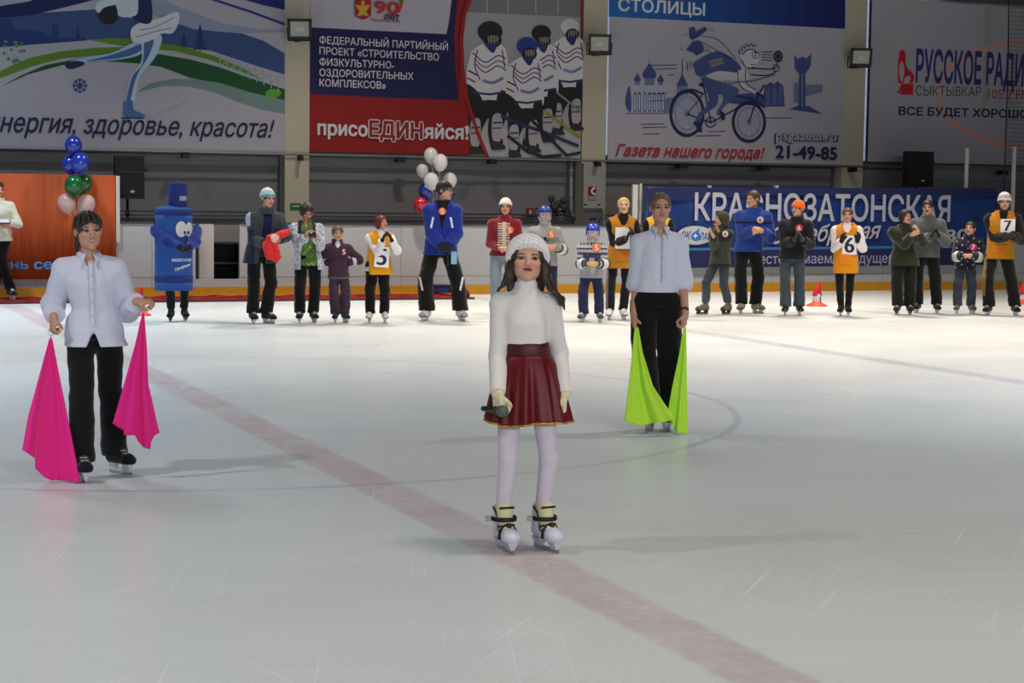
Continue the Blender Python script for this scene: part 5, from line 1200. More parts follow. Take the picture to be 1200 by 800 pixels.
# her plastic skates with straps
for i in (0, 1):
    d = P1.fdir[i]; c = P1.foot[i]; q = nv((-d[1], d[0], 0)); a = P1.an[i]; T = P1.T; L = .155*T; z0 = .056
    Pp = lambda f, w, z: c+d*f*L+q*w*L+nv((0, 0, z)); up = nv((0, 0, 1))
    pr = [(rc(Pp(-.30, 0, z0+.035), Pp(.22, 0, z0+.03), .036, .036), .02), (ell(Pp(.36, 0, z0+.026), (.044, .044, .033)), .03), (rc(Pp(-.24, 0, z0+.06), Pp(-.20, 0, .225), .042, .046), .02)]
    lo, hi = bounds(pr, .01); Fd = Field(lo, hi, .004); add_all(Fd, pr); Fd.plane((0, 0, z0), (0, 0, -1)); Fd.plane(Pp(-.2, 0, .205), unit(nv((0, 0, 1))+d*.35)); Fd.cut(rc(Pp(-.02, 0, .115), Pp(-.02, 0, .3), .036, .05), .01)
    b = P1.put('skate', Fd, SHELL, (206, 204, 222))
    pr = [(rc(Pp(.12, 0, z0+.05), Pp(-.05, 0, .15), .034, .036), .02), (rc(Pp(-.05, 0, .15), Pp(-.08, 0, .21), .036, .040), .02)]
    lo, hi = bounds(pr, .01); Fd = Field(lo, hi, .004); add_all(Fd, pr); P1.put('tongue', Fd, CLOTH, (214, 208, 162), b, 'cream tongue')
    bk = mat('strap_black', (20, 20, 22), .5); mb = MB()
    def strap(z, f0, rx, ry, w=.010):
        pts = [Pp(f0, 0, z)+d*rx*math.cos(t)+q*ry*math.sin(t) for t in np.linspace(-1.75, 1.75, 14)]
        for dz in (-w*.5, 0, w*.5): mb.tube([p+nv((0, 0, dz)) for p in pts], .0065, bk, 6)
    strap(.158, -.12, .064, .057); mb.build('ankle_strap', b)
    mb = MB(); mb.tube([Pp(f, w, z) for f, w, z in [(.16, -.21, z0+.012), (.14, -.19, z0+.045), (.17, -.10, z0+.075), (.19, 0, z0+.082), (.17, .10, z0+.075), (.14, .19, z0+.045), (.16, .21, z0+.012)]], .0075, bk, 6)
    mb.tube([Pp(.19, -.05, z0+.078), Pp(.28, 0, z0+.066), Pp(.19, .05, z0+.078)], .008, bk, 6); mb.build('toe_strap', b)
    mb = MB()
    for w in (-.19, .19): mb.tube([Pp(-.20, w*1.15, .212), Pp(-.10, w*.95, .185), Pp(-.02, w*.8, .15), Pp(.02, w*.9, .12), Pp(.14, w*.75, z0+.075)], .0055, bk, 6)
    mb.tube([Pp(.06, -.17, .212), Pp(.10, 0, .214), Pp(.06, .17, .212)], .006, bk, 6); mb.build('edging', b)
    mb = MB(); mb.box((-.014, -.009, -.012), (.014, .009, .012), cmat((150, 150, 158), .35), Matrix.Translation(Pp(-.12, -.36 if i == 0 else -.36, .158))); mb.build('buckle', b)
    mb = MB(); prof = [(-.50, .006), (-.3, .0), (.3, .0), (.50, .008), (.52, .022), (-.48, .024)]
    vs = [Pp(f, w, z) for w in (-.011, .011) for f, z in prof]; n = len(prof)
    mb.add(vs, [tuple(range(n)), tuple(range(2*n-1, n-1, -1))]+[(k, n+k, n+(k+1) % n, (k+1) % n) for k in range(n)], STEEL)
    hm = cmat((196, 194, 208), .4)
    for f0, f1, w in [(-.44, -.12, .12), (.20, .48, .12)]:
        e = .05; vv = [Pp(f, ww, z) for z, e, wv in ((.020, .04, .03), (z0+.004, 0, w)) for f, ww in ((f0+e, -wv), (f1-e, -wv), (f1-e, wv), (f0+e, wv))]
        mb.add(vv, [(3, 2, 1, 0), (4, 5, 6, 7), (0, 1, 5, 4), (1, 2, 6, 5), (2, 3, 7, 6), (3, 0, 4, 7)], hm)
    mb.build('blade', b)['label'] = 'steel blade in pale holder'
# microphone
m0, m1 = P1.P(565.5, 478.5, .06), P1.P(590.5, 482, .225); ax = unit(m1-m0)
t = link('microphone', None, None, P1.mw @ Matrix.Translation(m1)); tag(t, 'black microphone with a grey ball head in the gloved hand of the singing girl', 'microphone')
mb = MB(); mb.lathe([(.010, 0), (.0125, .004), (.013, .02), (.0145, .09), (.018, .125), (.021, .135)], m0, mat('microphone_body', (30, 30, 34), .4, metal=.3), 18, ax); mb.build('handle', t, None, m1)
mb = MB(); q0 = m0+ax*(np.linalg.norm(m1-m0)-.03); mb.lathe([(.020, -.012), (.0225, -.008), (.026, .006), (.028, .014)]+[(.0285*math.cos(x), .018+.0285*math.sin(x)) for x in np.linspace(0, 1.5, 8)], q0, mat('microphone_mesh', (96, 100, 104), .45, metal=.5, bump=.8, nscale=400), 20, ax); mb.build('ball_head', t, None, m1)
mb = MB(); mb.lathe([(.0205, .125), (.0225, .128), (.0225, .136), (.0205, .139)], m0, mat('microphone_ring', (60, 62, 66), .3, metal=.8), 18, ax); mb.build('collar_ring', t, None, m1)

# ---- woman with the pink flags
P2 = Person('smiling woman in white shirt and black trousers holding two pink flags at left', 245, [(97, 564, 12), (141, 555, 38)], 104, hx=110, he=.02, hr=.142, fem=True, fine=True, sw=1.0, girth=1.02, yaw=4,
            head=(103.5, 14, 2, -4), hands=[(63, 371, .10), (160, 353.5, .16)], elbows=[(60, 336, -.5), (142, 372, -.25)], hd=[(-.1, -.2, -1), (1, -.3, .05)], palm=[(.9, .3, 0), (0, .2, -1)], curl=(1.2, 1.15), mouth=1., skin=(190, 144, 120), lift=.08)
P2.brow = (60, 44, 36)
def shirtcol(q):
    return np.tile(npl((206, 208, 226)), (len(q), 1))
def shirt_details(p, o, px, ys, col=(206, 208, 226)):
    Vv = p.topV; mb = MB(); m = mat('shirt_cotton', col, .85, noise=.05, nscale=60)
    pts = []
    for y in np.linspace(ys[0], ys[1], 16):
        x = np.interp(y, ys, px); q = p.P(x, y, .1); q[1] = p.front(Vv, q, .018)-.003; pts.append(q)
    w = .014
    vs = []
    for q in pts: vs += [q+nv((-w, 0, 0)), q+nv((w, 0, 0)), q+nv((w, -.004, 0)), q+nv((-w, -.004, 0))]
    fs = []
    for i in range(len(pts)-1):
        a, b = 4*i, 4*i+4; fs += [(a+3, a+2, b+2, b+3), (a, a+3, b+3, b), (a+2, a+1, b+1, b+2)]
    mb.add(vs, fs, m, True); pk = mb.build('button_placket', o)
    for q in pts[1::3]:
        mb = MB(); mb.lathe([(.0055, 0), (.0055, .002), (.004, .003)], q+nv((0, -.005, 0)), cmat((182, 182, 196), .3), 10, (0, -1, 0)); mb.build('button', pk)
    # pointed collar: a band round the neck whose two fronts fall into points
    mb = MB(); n = p.neck+nv((0, -.004, 0)); hs = p.hs; R = p.R
    for sg in (-1, 1):
        vs = []; fs = []; N = 16
        for k in range(N+1):
            f = k/N; a = .34+(math.pi-.34)*f; tp = n+R@nv((sg*.057*math.sin(a), -.064*math.cos(a), .020+.022*f))*hs
            w_ = max(0., 1-f*3.2); lo_ = nv((sg*.076*math.sin(a), -.084*math.cos(a), -.010+.012*f)); tip = nv((sg*.052, -.108, -.078)); bt = n+R@(lo_*(1-w_)+tip*w_)*hs
            mid = (tp+bt)/2+R@nv((sg*.010*math.sin(a), -.012*math.cos(a), .004))*hs; vs += [tp, mid, bt]
        for k in range(N): fs += [(3*k, 3*k+1, 3*k+4, 3*k+3), (3*k+1, 3*k+2, 3*k+5, 3*k+4)]
        mb.add(vs, fs, m, True)
    c = mb.build('collar', o); sd = c.modifiers.new('thickness', 'SOLIDIFY'); sd.thickness = .004; sd.offset = 0
    return m
o = P2.top('shirt', (206, 208, 226), .475, t=.026, flare=.012, r=(.044, .039, .034), sl=.93, collar='shirt', neck=.822, amp=.007, slit=[(P2.P(110, 384, f), P2.P(109.5, 412, f), .050) for f in (.20, .17, .14, .11, .08)])
cut_ = None
m_ = shirt_details(P2, o, (106, 109), (302, 380))
for i in (0, 1):
    a, b = P2.el[i], P2.wr[i]; d = unit(b-a); e = a+(b-a)*.90; mb = MB(); mb.lathe([(.034, -.035), (.038, -.03), (.038, .012), (.034, .014)], e, m_, 20, d); mb.build('cuff', o)
P2.trousers((16, 16, 18), r=(.056, .046, .044), hem=.02, flare=.016, t=.008, amp=.005, waist=.56)
P2.hair((52, 42, 34), 'pony', fringe=.004)
P2.strands([([(93, 253, .085), (91, 263, .105)], .011, .006), ([(98, 251, .095), (97, 263, .115)], .011, .005), ([(103.5, 251, .10), (103.5, 262, .118)], .011, .005), ([(109, 252, .095), (110, 262, .112)], .011, .005), ([(114, 254, .07), (117, 266, .08)], .011, .005), ([(88, 256, .05), (85.5, 268, .05)], .011, .005)], (48, 38, 30))
P2.skates('hockey', (22, 22, 26), (200, 202, 208), (150, 150, 156))
t, o0 = flag(P2, 'flag', 'pink flag hanging from the lowered hand of the smiling woman, touching the ice', (59, 396), [(58, 396), (46, 440), (33, 488), (26, 527)], [(61, 396), (71, 447), (84, 512), (96, 573)], [(26, 527), (34, 532), (41, 537), (41.5, 549), (52, 559), (70, 567), (96, 573)], (232, 26, 136), .12, .20, [(1.2, .5, 1.0), (2.3, .35, .5), (.6, .6, 2.2)], .05, 'pink flags')
def ring_clip(t, o0, hand, pts):
    mb = MB(); c = (hand+o0)/2; mb.tube([c+nv((.018*math.sin(a), 0, .020*math.cos(a))) for a in np.linspace(0, 2*math.pi, 16, False)], .002, STEEL, 6, True); mb.tube([o0+nv((0, 0, -.01)), c-nv((0, 0, .02))], .003, STEEL, 6); mb.tube([c+nv((0, 0, .02)), hand], .003, STEEL, 6); mb.build('ring', t, None, o0)['label'] = 'small metal ring'
ring_clip(t, o0, P2.P(61, 381, .12), None)
t, o0 = flag(P2, 'flag', 'pink flag held up by the outstretched hand of the smiling woman', (168, 366), [(167, 366), (158, 405), (144, 455), (132, 496)], [(169, 366), (172, 405), (174, 450), (187, 507)], [(132, 496), (139, 501), (145, 504), (145.5, 510), (158, 509.5), (162, 517), (168, 524), (176, 526), (177, 518), (181, 510), (187, 507)], (232, 26, 136), .20, .14, [(1.3, .5, .3), (2.6, .3, 1.5)], .05, 'pink flags')
ring_clip(t, o0, P2.P(168.5, 357, .2), None)

# ---- woman with the green flags
P3 = Person('serious woman in white shirt with rolled sleeves and black trousers holding two lime flags', 224, [(761, 506, -14), (781, 504, 14)], 774, hx=771, he=.018, hr=.126, fem=True, fine=True, sw=.88, shz=-.010, girth=1.0, yaw=8,
            head=(774, 12, 1, -1), hands=[(743, 369, .09), (803, 366, .09)], elbows=[(744, 335, -.5), (804, 335, -.5)], hd=[(.05, -.1, -1), (-.05, -.1, -1)], palm=[(1, .2, 0), (-1, .2, 0)], curl=(1.0, 1.0), skin=(192, 144, 120), lift=.085)
P3.brow = (96, 72, 56)
o = P3.top('shirt', (208, 212, 228), .568, t=.022, flare=.004, r=(.038, .040, .036), sl=.56, collar='shirt', neck=.822, amp=.007, wide=.092)
m_ = shirt_details(P3, o, (778, 777), (277, 330), (208, 212, 228))
for i in (0, 1):
    a, b = P3.el[i], P3.wr[i]; d = unit(b-a); e = a+(b-a)*.10; mb = MB(); mb.lathe([(.050, -.045), (.070, -.04), (.072, .012), (.050, .016)], e, m_, 24, d); mb.build('rolled_cuff', o)
P3.trousers((15, 15, 17), r=(.062, .053, .046), hem=.03, flare=.004, t=.006, amp=.005, waist=.60)
P3.hair((104, 80, 62), 'bun', fringe=-.016)
P3.skates('figure', (206, 200, 196), (150, 150, 150), (150, 146, 140), shaft=.13)
e = P3.el[1]; w = P3.wr[1]; d = unit(w-e); wc = e+(w-e)*.90
mb = MB(); mb.lathe([(.024, -.010), (.0275, -.008), (.0275, .008), (.024, .010)], wc, mat('watch_strap', (18, 18, 20), .5), 20, d); wa = mb.build('wristwatch', P3.ob)
mb = MB(); mb.lathe([(.015, 0), (.015, .006), (.012, .008)], wc+nv((.012, -.024, 0)), mat('watch_case', (60, 60, 64), .3, metal=.6), 16, (.4, -.9, 0)); mb.build('dial', wa)
flag(P3, 'flag', 'lime flag in the hand at picture left, draped across the skates of the serious woman', (745, 383), [(744, 383), (741, 412), (737, 448), (732, 492)], [(748, 383), (753, 412), (765, 452), (791, 491)], [(732, 492), (742, 496.5), (752, 499.5), (765, 495.5), (778, 494.5), (791, 491)], (190, 240, 62), .13, .27, [(1.4, .5, .6), (3.1, .25, 1.2)], .05, 'lime flags')
flag(P3, 'flag', 'lime flag in the hand with the black wristwatch of the serious woman', (802.5, 383), [(801, 383), (796, 415), (788, 452), (782, 486)], [(804, 383), (804.5, 415), (805, 455), (806, 509)], [(782, 486), (787, 495), (790, 503), (797, 509), (806, 509)], (190, 240, 62), .13, .20, [(1.5, .5, 1.6), (3.3, .25, .2)], .045, 'lime flags')
# ------------------------------------------------------------------ the line of skaters along the boards
YB = (222, 158, 44)
FWD = (0, -.5, .2)
def clap(p=0): return dict(hd=[(.35, -.35, .85), (-.35, -.35, .85)], palm=[(1, -.1, 0), (-1, -.1, 0)], curl=(.25, .25))
def clasp(): return dict(hd=[(.9, -.4, -.15), (-.9, -.4, -.15)], palm=[(0, .8, -.5), (0, .8, -.5)], curl=(.7, .7))
GROUP = None
# 1 white sweater at the left edge
p = Person('man in cream sweater and black trousers at the left edge before the orange banner', 212, [(14, 352, 20), (-8, 352, -10)], -2, hx=-1, he=.012, lift=.10, yaw=10, head=(-2.5, 25, 10, 0), hands=[(2, 264, .22), (10, 261, .22)], elbows=[(-22, 265, -.1), (26, 262, -.1)], **clasp())
p.top('sweater', (206, 204, 186), .475, t=.026, collar='turtle', m=KNIT); p.trousers((11, 11, 13), flare=.012); p.hair((40, 34, 30)); p.skates()
mb = MB(); c = p.P(4, 259.5, .30); mb.box((-.14, -.10, -.008), (.10, .10, .008), cmat((34, 44, 96), .5), Matrix.Translation(Vector(c)) @ Matrix.Rotation(.25, 4, 'X')); mb.box((-.13, -.09, .008), (.09, .09, .011), cmat((206, 206, 204), .7), Matrix.Translation(Vector(c)) @ Matrix.Rotation(.25, 4, 'X'))
tag(mb.build('clipboard', None, p.mw @ Matrix.Translation(Vector(c)), c), 'dark blue folder held by the man in the cream sweater', 'folder')
# 2 bottle costume
p = Person('person in a blue water bottle costume with white eyes and black skates', 243, [(200, 377, -8), (217, 376, 12)], 206, hx=207, he=.0, hr=.13, sw=1.95, yaw=14, hands=[(212, 291, .36), (221, 292, .36)], elbows=[(178, 292, .12), (238, 290, .12)], gloves=[1, 1], **clasp())
CB = (30, 76, 150); CD = (24, 40, 116)
p.trousers((20, 20, 22), r=(.05, .042, .036), hem=.07)
p.hair((40, 34, 30))
def at_(px, py): return p.P(px, py)
zb_, zt_ = at_(205, 340)[2], at_(205, 246)[2]; xc_ = at_(203.5, 300)[0]; zc_ = at_(205, 241)[2]
R0 = (at_(225, 320)[0]-at_(180, 320)[0])/2; R1 = (at_(227, 252)[0]-at_(183, 252)[0])/2
ln = lambda f: R0+(R1-R0)*f
H_ = zt_-zb_
def rad(z): f = (z-zb_)/H_; return ln(min(max(f, 0), 1))
mb = MB(); m_b = mat('costume_blue', CB, .75, noise=.07, nscale=9); m_d = mat('costume_dark_blue', CD, .75, noise=.07, nscale=9)
mb.lathe([(R0*.9, zb_+.01), (R0, zb_), (R0*1.0, zb_+.11)], (xc_, 0, 0), m_b, 40, sy=.82); mb.lathe([(R0*1.006, zb_+.11), (R0*1.006, zb_+.19)], (xc_, 0, 0), m_d, 40, sy=.82)
zs_ = np.linspace(zb_+.19, zt_-.07, 12); mb.lathe([(rad(z)*(1+.012*math.sin(z*37)), z) for z in zs_], (xc_, 0, 0), m_b, 40, sy=.82); mb.lathe([(R1*1.012, zt_-.07), (R1*1.02, zt_-.03), (R1*1.012, zt_)], (xc_, 0, 0), m_d, 40, sy=.82)
pf = [(R1, zt_), (R1*.93, zt_+(zc_-zt_)*.35), (R1*.7, zt_+(zc_-zt_)*.75), (R1*.42, zc_)]; mb.lathe([(r*(1+.01*math.sin(k*9)), z) for k, (r, z) in enumerate(pf)], (xc_, 0, 0), m_b, 40, sy=.82)
cos_ = mb.build('bottle_costume', p.ob)
mb = MB(); ztop = at_(209, 214)[2]; rc_ = (at_(219.5, 228)[0]-at_(197.5, 228)[0])/2; xk = at_(208.5, 228)[0]; mb.lathe([(rc_*.96, zc_-.05), (rc_, zc_-.04), (rc_*1.02, ztop-.02), (rc_*.97, ztop)], (xk, 0, 0), m_d, 32); ca = mb.build('bottle_cap', cos_)
fcy = lambda x, z, e=.006: -math.sqrt(max(1-((x-xc_)/rad(z))**2, 0))*rad(z)*.82-e
mb = MB(); wm_ = cmat((200, 204, 206), .8)
def curved(mb, poly, m, e):
    vs = []
    for (x, y) in poly: q = p.P(x, y, R0*.8); vs.append((q[0], fcy(q[0], q[2], e), q[2]))
    mb.add(vs, [tuple(range(len(vs)))], m)
for cx_, cy_, rx_, ry_ in [(212.5, 268.5, 6.6, 9.3), (221.5, 269, 4.4, 8.6)]:
    n = 24
    for k in range(n):
        a, b = 2*math.pi*k/n, 2*math.pi*(k+1)/n
        for j in range(4): curved(mb, [(cx_+rx_*j/4*math.cos(a), cy_-ry_*j/4*math.sin(a)), (cx_+rx_*(j+1)/4*math.cos(a), cy_-ry_*(j+1)/4*math.sin(a)), (cx_+rx_*(j+1)/4*math.cos(b), cy_-ry_*(j+1)/4*math.sin(b)), (cx_+rx_*j/4*math.cos(b), cy_-ry_*j/4*math.sin(b))], wm_, .012)
for cx_ in (216.5, 220.6):
    n = 16; curved(mb, [(cx_+1.3*math.cos(-2*math.pi*k/n), 272.5+1.9*math.sin(-2*math.pi*k/n)) for k in range(n)], cmat((24, 30, 90), .6), .018)
mb.build('costume_eyes', cos_)['label'] = 'white felt eyes'
mb = MB()
def ctext(st, x0_, y0_, x1_, y1_, cap, shear=0.):
    vs, fs = text_geo(st, 0., shear); a, b = vs[:, 0].min(), vs[:, 0].max(); ky = cap/cap_h()
    for d_ in (-.25, .0, .25):
        o = []
        for v in vs:
            f = (v[0]-a)/(b-a); q = p.P(x0_+(x1_-x0_)*f+d_*.6, y0_+(y1_-y0_)*f-v[1]*ky, R0*.8); o.append((q[0], fcy(q[0], q[2], .010+.001*d_), q[2]))
        mb.add(o, fs, cmat((206, 212, 222), .7))
ctext('КРАСНОЗАТОНСКАЯ', 201.5, 306.5, 224, 306.5, 3.4); ctext('Серебряная', 205, 317.5, 223, 311.5, 3.4, .3); mb.build('costume_lettering', cos_)
mb = MB(); vs = []
for k in range(9):
    for y0_, y1_ in ((235, 229.8),):
        x = 210.5+8*k/8
        for y in (y0_, y1_): v = p.P(x, y, rc_); vs.append((v[0], -math.sqrt(max((rc_*1.02)**2-(v[0]-xk)**2, 0))-.008, v[2]))
mb.add(vs, [(2*k, 2*k+2, 2*k+3, 2*k+1) for k in range(8)], cmat((150, 150, 170), .6)); mb.build('cap_label', ca)['label'] = 'small pale patch on the cap'
for i in (0, 1):
    a, b, c = p.sh[i], p.el[i], p.wr[i]; pr = [(rc(a, b, .078, .080), .02), (clip(rc(b, c, .080, .055), c, unit(c-b)), .03)]
    lo, hi = bounds(pr, .012); Fd = Field(lo, hi, .010); add_all(Fd, pr); Fd.wrinkle(.006, 22, i); p.put('sleeve', Fd, CLOTH, (28, 48, 132), cos_)
mb = MB(); q = [p.P(x, y, -.0) for x, y in [(182, 256), (186, 256), (186, 272), (182, 272)]]; mb.add([(v[0]-.02, -.02, v[2]) for v in q]+[(v[0]-.02, .1, v[2]) for v in q], [(0, 1, 2, 3), (7, 6, 5, 4), (0, 3, 7, 4), (1, 5, 6, 2), (0, 4, 5, 1), (3, 2, 6, 7)], cmat((20, 22, 40), .8)); mb.build('arm_opening', cos_)
for i in (0, 1): p.glove(i, (22, 22, 26), g=.010)
p.skates('hockey', (20, 20, 22), (30, 30, 34), None, shaft=.17)
# 3 man in pale blue hat
p = Person('man in pale blue knit hat and dark grey jacket with red garment over arm', 220, [(297, 379, 10), (315, 379, 40)], 312, hx=306, he=.03, yaw=14, girth=1.06, sw=1.1, head=(313.5, 35, 4, 3), hands=[(311, 285, .30), (326, 282, .34)], elbows=[(287, 284, -.05), (337, 278, .1)], **clasp())
def c3(q):
    o = np.tile(npl((54, 60, 66)), (len(q), 1)); x = q[:, 0]-p.cen(1.2)[0]; o[(x < -.12) & (q[:, 2] < p.lift+.70*p.T)] = npl((30, 36, 52)); o[(x < -.17) & (q[:, 2] > p.lift+.72*p.T)] = npl((160, 168, 186)); o[(np.abs(x-.1) > .16) & (x > 0) & (q[:, 2] > p.lift+.6*p.T)] = npl((34, 40, 62)); return o
p.top('undershirt', (22, 26, 66), .48, t=.012, sl=0); p.top('jacket', c3, .43, t=.045, flare=.02, open_=(.44, .80, .055, .055), collar='stand', amp=.006)
p.trousers((11, 11, 13), r=(.056, .048, .046), flare=.01); p.hair((60, 48, 40)); p.skates('hockey', (30, 32, 42), (206, 206, 208), (196, 196, 200))
def h3(q):
    o = np.tile(npl((160, 200, 214)), (len(q), 1)); z = q[:, 2]+q[:, 1]*.28; o[(z > .022) & (z < .036)] = npl((40, 52, 70)); o[z > .095] = npl((206, 216, 224)); return o
p.beanie(h3, t=.014, tall=.018, z0=.012)
pr = []; pts = [((336, 272), .26), ((326, 276), .36), ((317, 280), .40), ((312, 288), .40), ((315, 298), .39), ((323, 302), .38)]
for (a, fa), (b, fb) in zip(pts[:-1], pts[1:]): pr.append((rc(p.P(*a, fa), p.P(*b, fb), .046, .056), .02))
pr += [(rc(p.P(320, 281, .36), p.P(324, 300, .36), .05, .06), .03)]
lo, hi = bounds(pr, .02); Fd = Field(lo, hi, .008); add_all(Fd, pr); Fd.wrinkle(.007, 30, 4)
def cr(q): o = np.tile(npl((206, 44, 44)), (len(q), 1)); k = np.linalg.norm(q-p.P(322, 279, .42), axis=1) < .06; o[k] = npl((220, 176, 172)); return o
Vv, Q = Fd.mesh(); o0 = Vv.min(0)*.5+Vv.max(0)*.5; o0[2] = Vv[:, 2].min(); tag(np_mesh('red_garment', Vv-o0, Q, CLOTH, lambda v: cr(v+o0), None, p.mw @ Matrix.Translation(Vector(o0))), 'crumpled red garment hanging over the arm of the man in the pale blue hat', 'garment')
# 4 woman with the camera
p = Person('dark haired woman in pale patterned jacket and green top looking down at a camera', 238, [(351, 378, -5), (368, 378, 15)], 359, hx=361, he=.014, fem=True, girth=1.1, sw=1.12, yaw=6, head=(360, 14, 32, 5), hands=[(359, 275, .32), (370, 277, .30)], elbows=[(342, 288, -.0), (377, 290, -.02)], hd=[(.6, -.6, .4), (-.4, -.6, .6)], palm=[(.6, .3, -.3), (-.7, .3, -.2)], curl=(.8, .8))
rn4 = np.random.RandomState(4); K4 = rn4.uniform(-1, 1, (10, 3))*130
def c4(q):
    o = np.tile(npl((190, 192, 204)), (len(q), 1)); v = sum(np.sin(q@k+i) for i, k in enumerate(K4)); o[v > 2.4] = npl((110, 112, 128)); o[v < -2.4] = npl((130, 130, 146)); o[(q[:, 2] > p.lift+.74*p.T) & (np.abs(q[:, 0]-p.cen(1.2)[0]) < .115)] = npl((34, 36, 54)); return o
def c4g(q):
    o = np.tile(npl((78, 112, 50)), (len(q), 1)); v = sum(np.sin(q@k*.8+i) for i, k in enumerate(K4[:6])); o[v > 1.7] = npl((140, 160, 92)); return o
p.top('green_top', c4g, .46, t=.020, sl=0, collar='vneck'); p.top('jacket', c4, .425, t=.042, flare=.02, open_=(.44, .86, .115, .070), amp=.005, r=(.042, .038, .032))
p.trousers((11, 11, 13), r=(.062, .050, .044), flare=.01, t=.016); p.hair((48, 32, 30), 'bob', t=.022); p.skates('hockey', (34, 34, 40), (150, 150, 154), (190, 190, 196))
mb = MB(); c = p.P(366, 275, .40); MM = Matrix.Translation(Vector(c)) @ Matrix.Rotation(-.4, 4, 'X'); mb.box((-.05, -.015, -.032), (.05, .015, .032), mat('camera_body', (30, 30, 34), .4), MM); mb.lathe([(.024, 0), (.024, .02), (.018, .022)], c+nv((0, -.014, 0)), mat('camera_lens', (16, 16, 18), .2), 16, (0, -1, -.3)); mb.box((-.03, -.017, .012), (.0, -.014, .026), cmat((200, 200, 200), .4), MM)
tag(mb.build('compact_camera', None, p.mw @ Matrix.Translation(Vector(c)), c), 'small black camera held by the woman in the pale patterned jacket', 'camera')
# 5 child in purple
p = Person('small child in dark purple tracksuit with a white number 5 and hands in pockets', 264, [(393, 378, -8), (405, 378, 25)], 396, hx=397, he=.012, hr=.16, girth=1.02, sw=1.14, yaw=4, head=(395.5, 8, 0, 0), hands=[(388, 309, .02), (406, 308, .02)], elbows=[(380, 303, -.06), (415, 301, -.02)], hd=[(.8, .25, -.5), (-.8, .25, -.5)], curl=(.5, .5), lift=.07)
def c5(q):
    o = np.tile(npl((62, 40, 58)), (len(q), 1)); z = q[:, 2]; o[z < p.lift+.445*p.T] = npl((90, 82, 92)); r_ = np.abs(q[:, 0]-p.cen(.8)[0]); o[(r_ > .145) & (z < p.lift+.56*p.T) & (z > p.lift+.50*p.T)] = npl((214, 210, 216)); return o
p.top('undershirt', (214, 210, 214), .6, t=.004, sl=0, neck=.86); o = p.top('track_jacket', c5, .425, t=.026, flare=.006, collar='vneck', r=(.044, .040, .036)); p.plate(o, p.topV, 403, 295, .07, .10, 'number_badge', card('5', .055, .085, (222, 216, 220), (120, 26, 50), .78)); 
for i in (0, 1):
    a, b = p.el[i], p.wr[i]; mb = MB(); mb.lathe([(.040, -.03), (.060, -.025), (.060, .02), (.040, .025)], a+(b-a)*.45, cmat((206, 202, 208), .8), 16, unit(b-a)); mb.build('cuff', p.ob)['label'] = 'white sleeve band'
p.trousers((62, 46, 62), r=(.058, .054, .054), flare=.012, t=.014); p.hair((86, 68, 56), 'short'); p.skates('hockey', (46, 46, 66), (190, 190, 200), None)
# 6 number 5 yellow bib
p = Person('red haired clapping skater in yellow bib number 5 and white sleeves', 252, [(433, 378, -10), (451, 378, 10)], 446, hx=443, he=.016, fem=True, girth=1.12, sw=1.1, yaw=16, head=(447, 42, -10, 0), hands=[(448, 281, .24), (459, 281, .24)], elbows=[(434, 300, 0), (468, 300, 0)], gloves=[1, 1], **clap())
p.top('white_sweater', (222, 220, 224), .46, t=.018, collar='turtle', m=KNIT, r=(.042, .038, .032)); p.bib((214, 146, 22), .425, t=.050, half=.098, flare=.012); o = p.last
p.plate(p.ob.children[-1], p.bibV, 447.5, 301, .2, .28, 'number_card', card('5', 17*p.m, 24*p.m), tilt=4, yaw=8)
p.trousers((11, 11, 13), r=(.064, .052, .048), t=.014); p.hair((100, 36, 24), 'bob', t=.020); p.skates('figure', (206, 204, 202), (160, 160, 160), None)
for i in (0, 1): p.glove(i, (24, 24, 28))
# 7 man in the black cap
p = Person('tall man in blue jacket and black cap standing with legs apart and gloved hands clasped', 211, [(498, 376, -20), (541, 376, 20)], 519, hx=517, he=.016, girth=1.02, sw=1.04, head=(521.5, 62, 0, 3), hip=.50, hands=[(517, 289, .26), (526, 290, .26)], elbows=[(494, 278, -.05), (543, 278, -.05)], gloves=[1, 1], **clasp())
def c7(q):
    o = np.tile(npl((20, 44, 134)), (len(q), 1)); x = q[:, 0]-p.cen(1.4)[0]; z = (q[:, 2]-p.lift)/p.T; d = np.abs(np.abs(x)-(.115+(.745-z)*.35)); o[(d < .013) & (z > .655) & (z < .735) & (q[:, 1] < 0)] = npl((214, 218, 226)); return o
p.top('black_top', (20, 20, 24), .6, t=.016, sl=0, collar=None, neck=.86); p.top('jacket', c7, .455, t=.050, flare=.012, collar='stand', open_=(.655, .85, .006, .085), amp=.006, r=(.044, .040, .034)); p.plate(p.ob.children[-2], p.topV, 518.3, 247.5, .1, .1, 'number_badge', badge('5', 4.3*p.m), yaw=0, depth=.16)
def c7t(q):
    o = np.tile(npl((12, 12, 14)), (len(q), 1)); z = (q[:, 2]-p.lift)/p.T
    for i, sg in enumerate((-1, 1)):
        k = p.kn[i]; d = np.abs(q[:, 0]-k[0]-sg*.07+(z-.27)*(-sg)*.4); o[(d < .014) & (z > .19) & (z < .29) & (q[:, 1] < .03)] = npl((206, 206, 210))
    return o
p.trousers(c7t, r=(.058, .056, .056), flare=.012, t=.02); p.hair((44, 38, 34), 'crop'); p.cap((26, 30, 30)); p.skates('hockey', (214, 212, 214), (206, 206, 210), (60, 60, 66))
for i in (0, 1): p.glove(i, (22, 22, 26), g=.006)
mb = MB(); c = p.P(532, 302, .24); mb.box((-.04, -.006, -.085), (.04, .006, .085), cmat((120, 170, 200), .4), Matrix.Translation(Vector(c))); mb.tube([c+nv((0, 0, .08)), p.P(527, 290, .26)], .004, cmat((30, 30, 34), .6)); mb.tube([p.P(524, 292, .27), p.P(525, 312, .22)], .012, cmat((26, 26, 30), .6))
